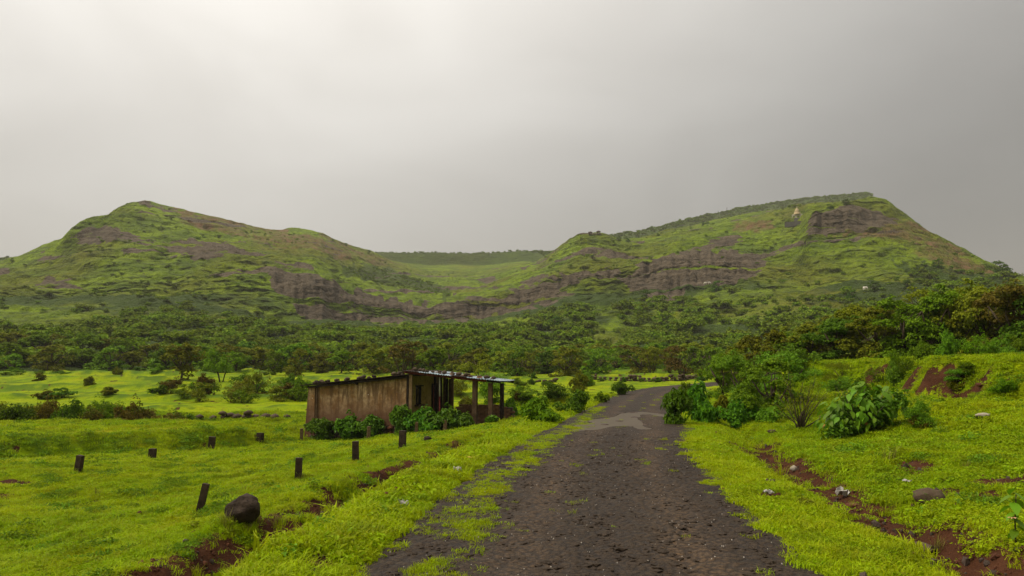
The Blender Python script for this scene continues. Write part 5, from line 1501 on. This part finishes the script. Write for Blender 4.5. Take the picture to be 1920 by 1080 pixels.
# beside the road on the bank side
for px, py, wp, hp, mk, lb in [(1278, 800, 58, 62, 'leaf_broad', 'dense leafy bush at the very edge of the road'), (1318, 792, 60, 66, 'leaf_broad', 'rounded leafy bush behind the red stone'), (1385, 806, 74, 52, 'leaf_broad', 'spiky low bush at the head of the gully'),
                               (1300, 760, 50, 36, 'leaf_mid', 'low bush on the verge behind the road-edge bush'), (1350, 760, 70, 110, 'leaf_mid', 'tall dark shrub where the road bends'), (1395, 775, 80, 130, 'leaf_fresh', 'tall mid green shrub between the gully and the trees'),
                               (1440, 790, 90, 140, 'leaf_mid', 'tallest shrub of the roadside thicket'), (1470, 770, 90, 120, 'leaf_fresh', 'light green tall shrub at the end of the thicket'), (1425, 735, 70, 80, 'leaf_fresh', 'pale green shrub top rising behind the thicket'),
                               (1500, 700, 70, 46, 'leaf_fresh', 'light green shrub on the lip of the bank'), (1375, 715, 66, 60, 'leaf_dark', 'dark shrub behind the bend of the road'), (1350, 790, 36, 40, 'leaf_olive', 'thin olive bush between the road-edge bushes'), (1440, 795, 40, 26, 'leaf_fresh', 'small bright bush at the foot of the thicket')]:
    if hp > 75:
        g = gpt(px, py); kk = g.y / FPX
        e = bank_tree(px, g.y + .3, hp * kk * .8, wp * kk * 1.3, mk, lb, 'roadside thicket below the bank', rb.randrange(3), .085)
        e.name = 'shrub'; e['category'] = 'shrub'
    else:
        bush_px(px, py, wp, hp, mk, lb, 'roadside thicket below the bank', leaf=.11, aspect=.55)
# low growth along the foot of the bank trees and on the scarp
for i, (px, py, wp, hp, mk) in enumerate([(1560, 680, 50, 30, 'leaf_fresh'), (1620, 678, 46, 34, 'leaf_dark'), (1672, 676, 40, 46, 'leaf_fresh'), (1725, 677, 50, 40, 'leaf_mid'), (1775, 676, 40, 50, 'leaf_fresh'), (1830, 674, 60, 44, 'leaf_mid'), (1880, 676, 60, 44, 'leaf_fresh'), (1925, 678, 60, 46, 'leaf_mid')]):
    g = gpt(px, py); x = pxx(px, 29 - .4 * i); Y = 29 - .4 * i
    bush(x, Y, wp * Y / FPX, hp * Y / FPX, mk, 'light leafy undergrowth bush in front of the bank trees' if mk == 'leaf_fresh' else 'darker undergrowth bush in front of the bank trees', 'undergrowth in front of the bank trees', leaf=.06)
for px, py, wp, hp, mk, lb in [(1700, 712, 50, 40, 'leaf_mid', 'feathery plant on the earth scarp above the big-leaved bush'), (1580, 715, 60, 34, 'leaf_olive', 'olive scrub hanging over the red earth face'), (1655, 720, 50, 24, 'leaf_mid', 'low green scrub on the lip behind the big-leaved bush'), (1895, 745, 50, 24, 'leaf_mid', 'low bush on the grass below the bare scarp'),
                               (1800, 738, 26, 20, 'leaf_olive', 'small olive plant on the grass below the scarp'), (1730, 806, 60, 46, 'leaf_fresh', 'bright ferny herb beside the big-leaved bush'), (1738, 808, 36, 24, 'leaf_brown', 'brownish dead stalks under the ferny herb'), (1820, 705, 40, 16, 'leaf_mid', 'scrap of green scrub between the bare earth patches'),
                               (1810, 722, 50, 20, 'leaf_fresh', 'bright low scrub under the bare earth patches'), (1690, 695, 30, 30, 'leaf_mid', 'sapling standing on the lip of the scarp')]:
    bush_px(px, py, wp, hp, mk, lb, 'plants on the bank', leaf=.05, aspect=.35)
# across the fields on the other side
rb = random.Random(91)
for i in range(17):
    px = -30 + i * 24 + rb.uniform(-9, 9); Y = 41 + rb.uniform(-1.5, 2.5); mk = rb.choice(['leaf_dark', 'leaf_dark', 'leaf_mid', 'leaf_olive', 'leaf_brown'])
    lab = {'leaf_dark': 'dark bush in the hedge below the raised strip of field', 'leaf_mid': 'green bush in the hedge below the raised strip of field', 'leaf_olive': 'olive bush in the hedge below the raised strip of field', 'leaf_brown': 'rusty bush in the hedge below the raised strip of field'}[mk]
    hh = rb.uniform(1.0, 1.6) * (1.0 if px < 300 else .7)
    bush(pxx(px, Y), Y, rb.uniform(1.5, 2.3), hh, mk, lab, 'hedge below the raised strip of field', leaf=.13)
for i in range(24):
    px = 290 + rb.random() * 285; Y = 60 + rb.uniform(-6, 10); mk = rb.choice(['leaf_olive', 'leaf_brown', 'leaf_mid', 'leaf_dark', 'leaf_olive'])
    lab = {'leaf_dark': 'dark bush in the scrub patch behind the low stone wall', 'leaf_mid': 'green bush in the scrub patch behind the low stone wall', 'leaf_olive': 'olive bush in the scrub patch behind the low stone wall', 'leaf_brown': 'brown bush in the scrub patch behind the low stone wall'}[mk]
    bush(pxx(px, Y), Y, rb.uniform(1.8, 3.2), rb.uniform(.9, 1.7), mk, lab, 'scrub patch behind the low stone wall', leaf=.16, far=True)
for i in range(20):
    px = -20 + rb.random() * 370; Y = rb.choice([59, 70, 83, 96, 111]) + rb.uniform(-1.5, 1.5); mk = rb.choice(['leaf_dark', 'leaf_mid', 'leaf_olive'])
    lab = {'leaf_dark': 'small dark bush dotted on the terraced fields', 'leaf_mid': 'small green bush dotted on the terraced fields', 'leaf_olive': 'small olive bush dotted on the terraced fields'}[mk]
    bush(pxx(px, Y), Y, rb.uniform(.9, 3.0), rb.uniform(.35, .85), mk, lab, 'small bushes on the terraced fields', leaf=.2, far=True)
for i in range(12):
    px = 960 + rb.random() * 370; Y = 66 + rb.random() * 24
    x = pxx(px, Y)
    if abs(road_sd(np.array([x]), np.array([Y]))[0][0]) < 3.4:
        continue
    bush(x, Y, rb.uniform(.5, 1.3), rb.uniform(.25, .6), 'leaf_dark', 'tiny dark bush on the grass around the terrace wall', 'tiny bushes around the terrace wall', leaf=.15, far=True)

# bare twiggy shrub in front of the bank
def twiggy():
    g = gpt(1500, 808); e = empty('twiggy_shrub', (g.x, g.y, g.z)); tag(e, 'nearly bare twiggy shrub with long crooked branches below the bank', 'shrub')
    r = random.Random(5); k = g.y / FPX; tips = []
    for i in range(26):
        a = r.uniform(0, 6.28); s_ = r.uniform(15, 55) * k; hh = r.uniform(35, 110) * k
        pts = [Vector((0, 0, -.1))]
        for j in range(1, 5):
            pts.append(Vector((s_ * j / 4 * math.cos(a) + r.uniform(-.06, .06), s_ * j / 4 * math.sin(a) + r.uniform(-.06, .06), hh * (j / 4) ** .85)))
        t = MB(); t.tube(pts, [.016, .013, .010, .006, .003], 5); t.build('branch', M['bark'], e, True)
        tips += pts[2:]
    t = MB(); t.tube([(0, 0, 0), (35 * k, 0, 20 * k), (62 * k, -.1, 42 * k), (66 * k, -.1, 70 * k)], [.022, .018, .013, .006], 6); t.build('long_branch', M['bark'], e, True)
    q = np.array([tuple(p) for p in tips]); n = 1400
    pos = q[np.random.default_rng(1).integers(0, len(q), n)] + np.random.default_rng(2).normal(0, .09, (n, 3))
    put('leaves', leaf_mesh('leaves', pos, np.random.default_rng(3).normal(size=(n, 3)) + np.array([0, 0, .6]), .045, M['leaf_olive'], 4, .5), e)
twiggy()

# the big-leaved bush on the bank: its leaves one by one
def big_leaf(material, seed):
    r = random.Random(seed); rows = [(0, .02), (.18, .21), (.42, .28), (.7, .19), (1.0, .0)]
    v, f = [], []
    for t_, w_ in rows:
        dz = -.38 * t_ ** 1.8
        v += [(-w_, t_, dz + .12 * w_ + r.uniform(-.02, .02)), (0, t_, dz), (w_, t_, dz + .12 * w_ + r.uniform(-.02, .02))]
    for j in range(4):
        a = j * 3; f += [(a, a + 1, a + 4, a + 3), (a + 1, a + 2, a + 5, a + 4)]
    me = np_mesh('leaf', v, f, material, True, {'tint': ('FACE', 'FLOAT', [r.uniform(.2, .9)] * len(f))})
    return me
def big_leaved_bush():
    g = gpt(1615, 822); k = g.y / FPX
    e = empty('large_leaved_bush', (g.x + .1, g.y + .35, g.z)); tag(e, 'bush with large pointed drooping leaves on the grassy bank', 'bush')
    put('stems', bush_stems(777, 14, .014, 95 * k, 70 * k), e)
    lm = [big_leaf(M['leaf_broad'], i) for i in range(5)]; lo = big_leaf(M['leaf_old'], 9)
    r = random.Random(8)
    lob = [(-34, 0, 26, 40), (-8, -8, 46, 42), (26, 4, 62, 44), (58, 10, 56, 38), (20, -22, 30, 34), (-30, 20, 44, 30)]
    for i in range(298):
        cx, cy, cz, rad = lob[r.choices(range(6), [4, 5, 5, 4, 3, 1])[0]]
        th = r.uniform(0, 6.28); ph = math.acos(r.uniform(-.35, 1)); q = r.uniform(.75, 1.05)
        d = Vector((math.sin(ph) * math.cos(th), math.sin(ph) * math.sin(th), math.cos(ph)))
        c = Vector((cx + d.x * rad * q, cy + d.y * rad * q * .8, max(2, cz + d.z * rad * q))) * k
        L = r.uniform(11, 23) * k
        out = Vector((d.x, d.y, 0)); out = out.normalized() if out.length > .05 else Vector((1, 0, 0))
        yaw = math.atan2(-out.x, out.y) + r.uniform(-.9, .9)
        me = lo if (cz < 30 and d.z < .2 and r.random() < .12) else lm[i % 5]
        put('leaf', me, e, c, (-.25 - .5 * (1 - d.z) + r.uniform(-.45, .35), r.uniform(-.5, .5), yaw), L)
    pos, nor = BUSH[0]
    put('inner_leaves', leaf_mesh('inner_leaves', pos * np.array([92 * k, 50 * k, 72 * k]) + np.array([12 * k, 0, 4 * k]) + np.array([0, 0, .22]) * np.clip(pos[:, :1], -1, 1), nor, .10, M['leaf_broad'], 2, .6), e)
    tag(e.children[-1], kind='stuff')
big_leaved_bush()
def sapling():
    g = gpt(1905, 1030); k = g.y / FPX
    e = empty('sapling', g); tag(e, 'young broad-leaved plant with an orange bloom at the foot of the bank', 'plant')
    lm = [big_leaf(M['leaf_broad'], 30 + i) for i in range(3)]
    t = MB(); t.tube([(0, 0, -.05), (.01, 0, 45 * k), (.04, 0, 95 * k)], [.008, .006, .004], 6); t.build('stem', M['bark'], e, True)
    for i in range(14):
        a = i * 2.4; zc = (25 + i * 6) * k
        put('leaf', lm[i % 3], e, (.01, 0, zc), (-.25, random.uniform(-.2, .2), a), random.uniform(22, 34) * k)
    fl = MB()
    for i in range(8):
        a = i * math.pi / 4; fl.add([(0, 0, 0), (.028 * math.cos(a - .3), .028 * math.sin(a - .3), .012), (.05 * math.cos(a), .05 * math.sin(a), .006), (.028 * math.cos(a + .3), .028 * math.sin(a + .3), .012)], [(0, 1, 2, 3)])
    fl.build('bloom', M['litter_warm'], e, loc=(-.05, -.06, 52 * k))
sapling()

# ------------------------------------------------------------------ far things on the hills
def temple():
    g = hill_at(1497, 412); r = math.hypot(g.x, g.y); k = r / FPX
    e = empty('temple', g, -math.atan2(g.x, g.y)); tag(e, 'small ochre temple with tiered dome and arched wings on the hillside', 'temple')
    def lathe(prof, n=16):
        v, f = [], []
        for rr_, z in prof:
            v += [(rr_ * math.cos(2 * math.pi * i / n), rr_ * math.sin(2 * math.pi * i / n), z) for i in range(n)]
        for j in range(len(prof) - 1):
            f += [(j * n + i, j * n + (i + 1) % n, (j + 1) * n + (i + 1) % n, (j + 1) * n + i) for i in range(n)]
        t = MB(); t.add(v, f); return t
    t = MB(); t.box((0, 0, -.5 * k), (32 * k, 12 * k, 7 * k)); t.build('terrace', M['grey_wall'], e)
    def arch(u0, u1, z0, z1, name):
        """wall with an arched opening"""
        w, n = u1 - u0, 8; m = (u0 + u1) / 2; ro = w * .32
        out = [(u0, z0), (u0, z1), (u1, z1), (u1, z0), (m + ro, z0)] + [(m + ro * math.cos(a), z0 + (z1 - z0) * .35 + ro * math.sin(a)) for a in np.linspace(0, math.pi, n)] + [(m - ro, z0)]
        q = MB(); q.prism(out, -3 * k, 3 * k); q.build(name, M['cream'], e)
    for i, u in enumerate((-9, -2, 5, 10)):
        arch(u * k, (u + (7 if i < 3 else 6)) * k, 3.2 * k, (10 if i < 3 else 9) * k, 'arcade')
    lathe([(6 * k, 9.8 * k), (6.2 * k, 11 * k), (5.2 * k, 11.2 * k), (5.4 * k, 13.4 * k), (4.4 * k, 13.6 * k)]).build('drum', M['gold'], e, True)
    lathe([(4.4 * k, 13.6 * k), (4.3 * k, 15 * k), (3.6 * k, 17.6 * k), (2.2 * k, 20 * k), (.9 * k, 21.3 * k), (.8 * k, 22 * k)]).build('dome', M['gold'], e, True)
    lathe([(.8 * k, 22 * k), (1.1 * k, 22.6 * k), (.4 * k, 23.5 * k), (.05 * k, 25.5 * k)], 10).build('finial', M['cream'], e, True)
    lathe([(3.4 * k, 9 * k), (3.2 * k, 11 * k), (2.0 * k, 12.6 * k), (.2 * k, 13.8 * k)], 12).build('small_dome', M['cream'], e, True)
    e.children[-1].location = (10.5 * k, 0, 0)
    b_ = hill_at(1488, 424); kk = math.hypot(b_.x, b_.y) / FPX
    t = MB()
    t.box((0, 0, 0), (36 * kk, 6 * kk, 9 * kk), taper=.97); w_ = t.build('retaining_wall', M['grey_wall'], None, loc=(b_.x, b_.y, b_.z + 3 * kk)); w_.rotation_euler[2] = -math.atan2(b_.x, b_.y)
    tag(w_, 'dark grey retaining wall on the hillside below the temple', 'wall')
temple()
def gazebo(px, py, label):
    g = hill_at(px, py); k = math.hypot(g.x, g.y) / FPX
    e = empty('gazebo', g, .3); tag(e, label, 'gazebo', 'gazebos on the knoll')
    for a in range(4):
        t = MB(); t.tube([(2.6 * k * math.cos(a * 1.57 + .78), 2.6 * k * math.sin(a * 1.57 + .78), -2 * k), (2.6 * k * math.cos(a * 1.57 + .78), 2.6 * k * math.sin(a * 1.57 + .78), 4.2 * k)], .3 * k, 6); t.build('post', M['timber_dark'], e)
    t = MB(); n = 12; t.add([(4.6 * k * math.cos(i * 6.283 / n), 4.6 * k * math.sin(i * 6.283 / n), 4 * k) for i in range(n)] + [(3.4 * k * math.cos(i * 6.283 / n), 3.4 * k * math.sin(i * 6.283 / n), 6 * k) for i in range(n)] + [(0, 0, 7 * k)],
        [(i, (i + 1) % n, n + (i + 1) % n, n + i) for i in range(n)] + [(n + i, n + (i + 1) % n, 2 * n) for i in range(n)] + [tuple(range(n - 1, -1, -1))]); t.build('canopy', M['canopy'], e)
gazebo(1108, 440, 'umbrella-roofed gazebo on the edge of the flat knoll')
gazebo(1126, 440, 'umbrella-roofed gazebo set back on the flat knoll')
for i, (px, py, hp, lb) in enumerate([(1347, 404, 9, 'thin lamp mast on the misty ridge'), (1365, 401, 12, 'taller thin lamp mast on the misty ridge'), (1041, 474, 5, 'slim pole where the saddle meets the knoll')]):
    g = hill_at(px, py, 7.1 if i < 2 else 5.05); k = math.hypot(g.x, g.y) / FPX
    t = MB(); t.tube([(0, 0, -2 * k), (0, 0, hp * k)], [.35 * k, .25 * k], 6); t.tube([(-1.2 * k, 0, hp * k), (1.2 * k, 0, hp * k)], .25 * k, 6)
    tag(t.build('mast', M['dark_metal'], None, loc=g), lb, 'mast')
for i, (px, py, wp) in enumerate([(1585, 384, 14), (1560, 391, 12), (695, 474, 8), (650, 460, 7), (628, 452, 6), (1110, 486, 12), (1165, 450, 10), (1180, 452, 10), (1318, 424, 8), (1640, 545, 22), (1600, 560, 18), (1700, 540, 20), (1760, 500, 18), (1880, 512, 26), (1210, 560, 22), (1040, 610, 24), (1340, 545, 24)]):
    g = hill_at(px, py, 5.05); k = math.hypot(g.x, g.y) / FPX
    e = empty('hillside_tree', g, i, (wp * k / 3.4, wp * k / 3.4, wp * k * .75 / 3.7)); put('trunk', TREES['round'][i % 3][0], e); put('crown', crown_mesh('round', i % 3, 'leaf_dark'), e)
    tag(e, 'dark tree on the crest of the crag beside the temple' if i < 2 else 'tiny dark tree on the skyline above the rosy slope' if i < 5 else 'dark tree at the foot of the knoll or its saddle' if i < 9 else 'single dark tree standing out against the open lower hillside', 'tree', 'single trees on the hillside')

def cow(px, py, lpx, yaw, label):
    g = hill_at(px, py); k = math.hypot(g.x, g.y) / FPX; L = max(1.8, lpx * k)
    me = bpy.data.meshes.new('body')
    V = [(0, 0, .86), (.30, 0, .88), (.55, 0, .92), (.72, 0, 1.08), (.90, 0, 1.02), (1.04, 0, .88), (-.30, 0, .86), (-.55, 0, .90),
         (.46, .15, .62), (.47, .15, .34), (.46, .15, .0), (.46, -.15, .62), (.45, -.15, .34), (.46, -.15, .0),
         (-.50, .15, .64), (-.60, .15, .36), (-.56, .15, .0), (-.50, -.15, .64), (-.60, -.15, .36), (-.56, -.15, .0), (-.68, 0, .80), (-.70, 0, .42)]
    E = [(0, 1), (1, 2), (2, 3), (3, 4), (4, 5), (0, 6), (6, 7), (2, 8), (8, 9), (9, 10), (2, 11), (11, 12), (12, 13), (7, 14), (14, 15), (15, 16), (7, 17), (17, 18), (18, 19), (7, 20), (20, 21)]
    rad = [.30, .29, .24, .15, .12, .08, .29, .24] + [.10, .06, .05] * 2 + [.13, .06, .05] * 2 + [.04, .03]
    me.from_pydata(V, E, []); me.materials.append(M['hide'])
    e = empty('cow', g, yaw, L / 1.75); b_ = put('body', me, e)
    sk = b_.modifiers.new('skin', 'SKIN')
    for i, r in enumerate(rad):
        me.skin_vertices[0].data[i].radius = (r, r)
    me.skin_vertices[0].data[0].use_root = True
    ss = b_.modifiers.new('smooth', 'SUBSURF'); ss.levels = ss.render_levels = 1
    for s_ in (-1, 1):
        t = MB(); t.tube([(.90, .07 * s_, 1.10), (.90, .16 * s_, 1.2), (.95, .15 * s_, 1.32)], [.025, .02, .006], 6); t.build('horn', M['horn'], e, True)
    tag(e, label, 'cow', 'white cattle grazing on the hillside')
cow(1510, 600, 11, .3, 'white cow grazing in the scrub above the bank trees')
cow(1618, 543, 6, 1.2, 'white cow on the open slope, one of a pair')
cow(1625, 543, 6, 1.9, 'white cow on the open slope, one of a pair')
cow(1320, 533, 7, .2, 'white cow at the foot of the brown cliff')
cow(1328, 532, 6, 2.9, 'white cow at the foot of the brown cliff')

# ------------------------------------------------------------------ the misty air
def haze():
    t = MB()
    x0, x1, y0, y1, z0, z1 = -3100, 3100, -3100, 3100, min(float(HZ.min()), float(_Zo.min()), -4.0) - 1.0, float(HZ.max()) + 14.0
    t.box(((x0 + x1) / 2, (y0 + y1) / 2, (z0 + z1) / 2), (x1 - x0, y1 - y0, z1 - z0))
    m = bpy.data.materials.new('misty_air'); m.use_nodes = True; nt = m.node_tree; nt.nodes.clear()
    o = nt.nodes.new('ShaderNodeOutputMaterial'); v = nt.nodes.new('ShaderNodeVolumePrincipled')
    v.inputs['Color'].default_value = (0.74, 0.71, 0.66, 1); v.inputs['Density'].default_value = 0.00021
    nt.links.new(v.outputs[0], o.inputs['Volume'])
    h = t.build('haze', m)
    tag(h, 'thin grey monsoon mist filling the valley', 'haze', None, 'stuff')
haze()
print('ground', len(ground.data.polygons), 'hills', len(hills.data.polygons), 'top', max(v for v in HZ.ravel()), 'min', float(HZ.min()))
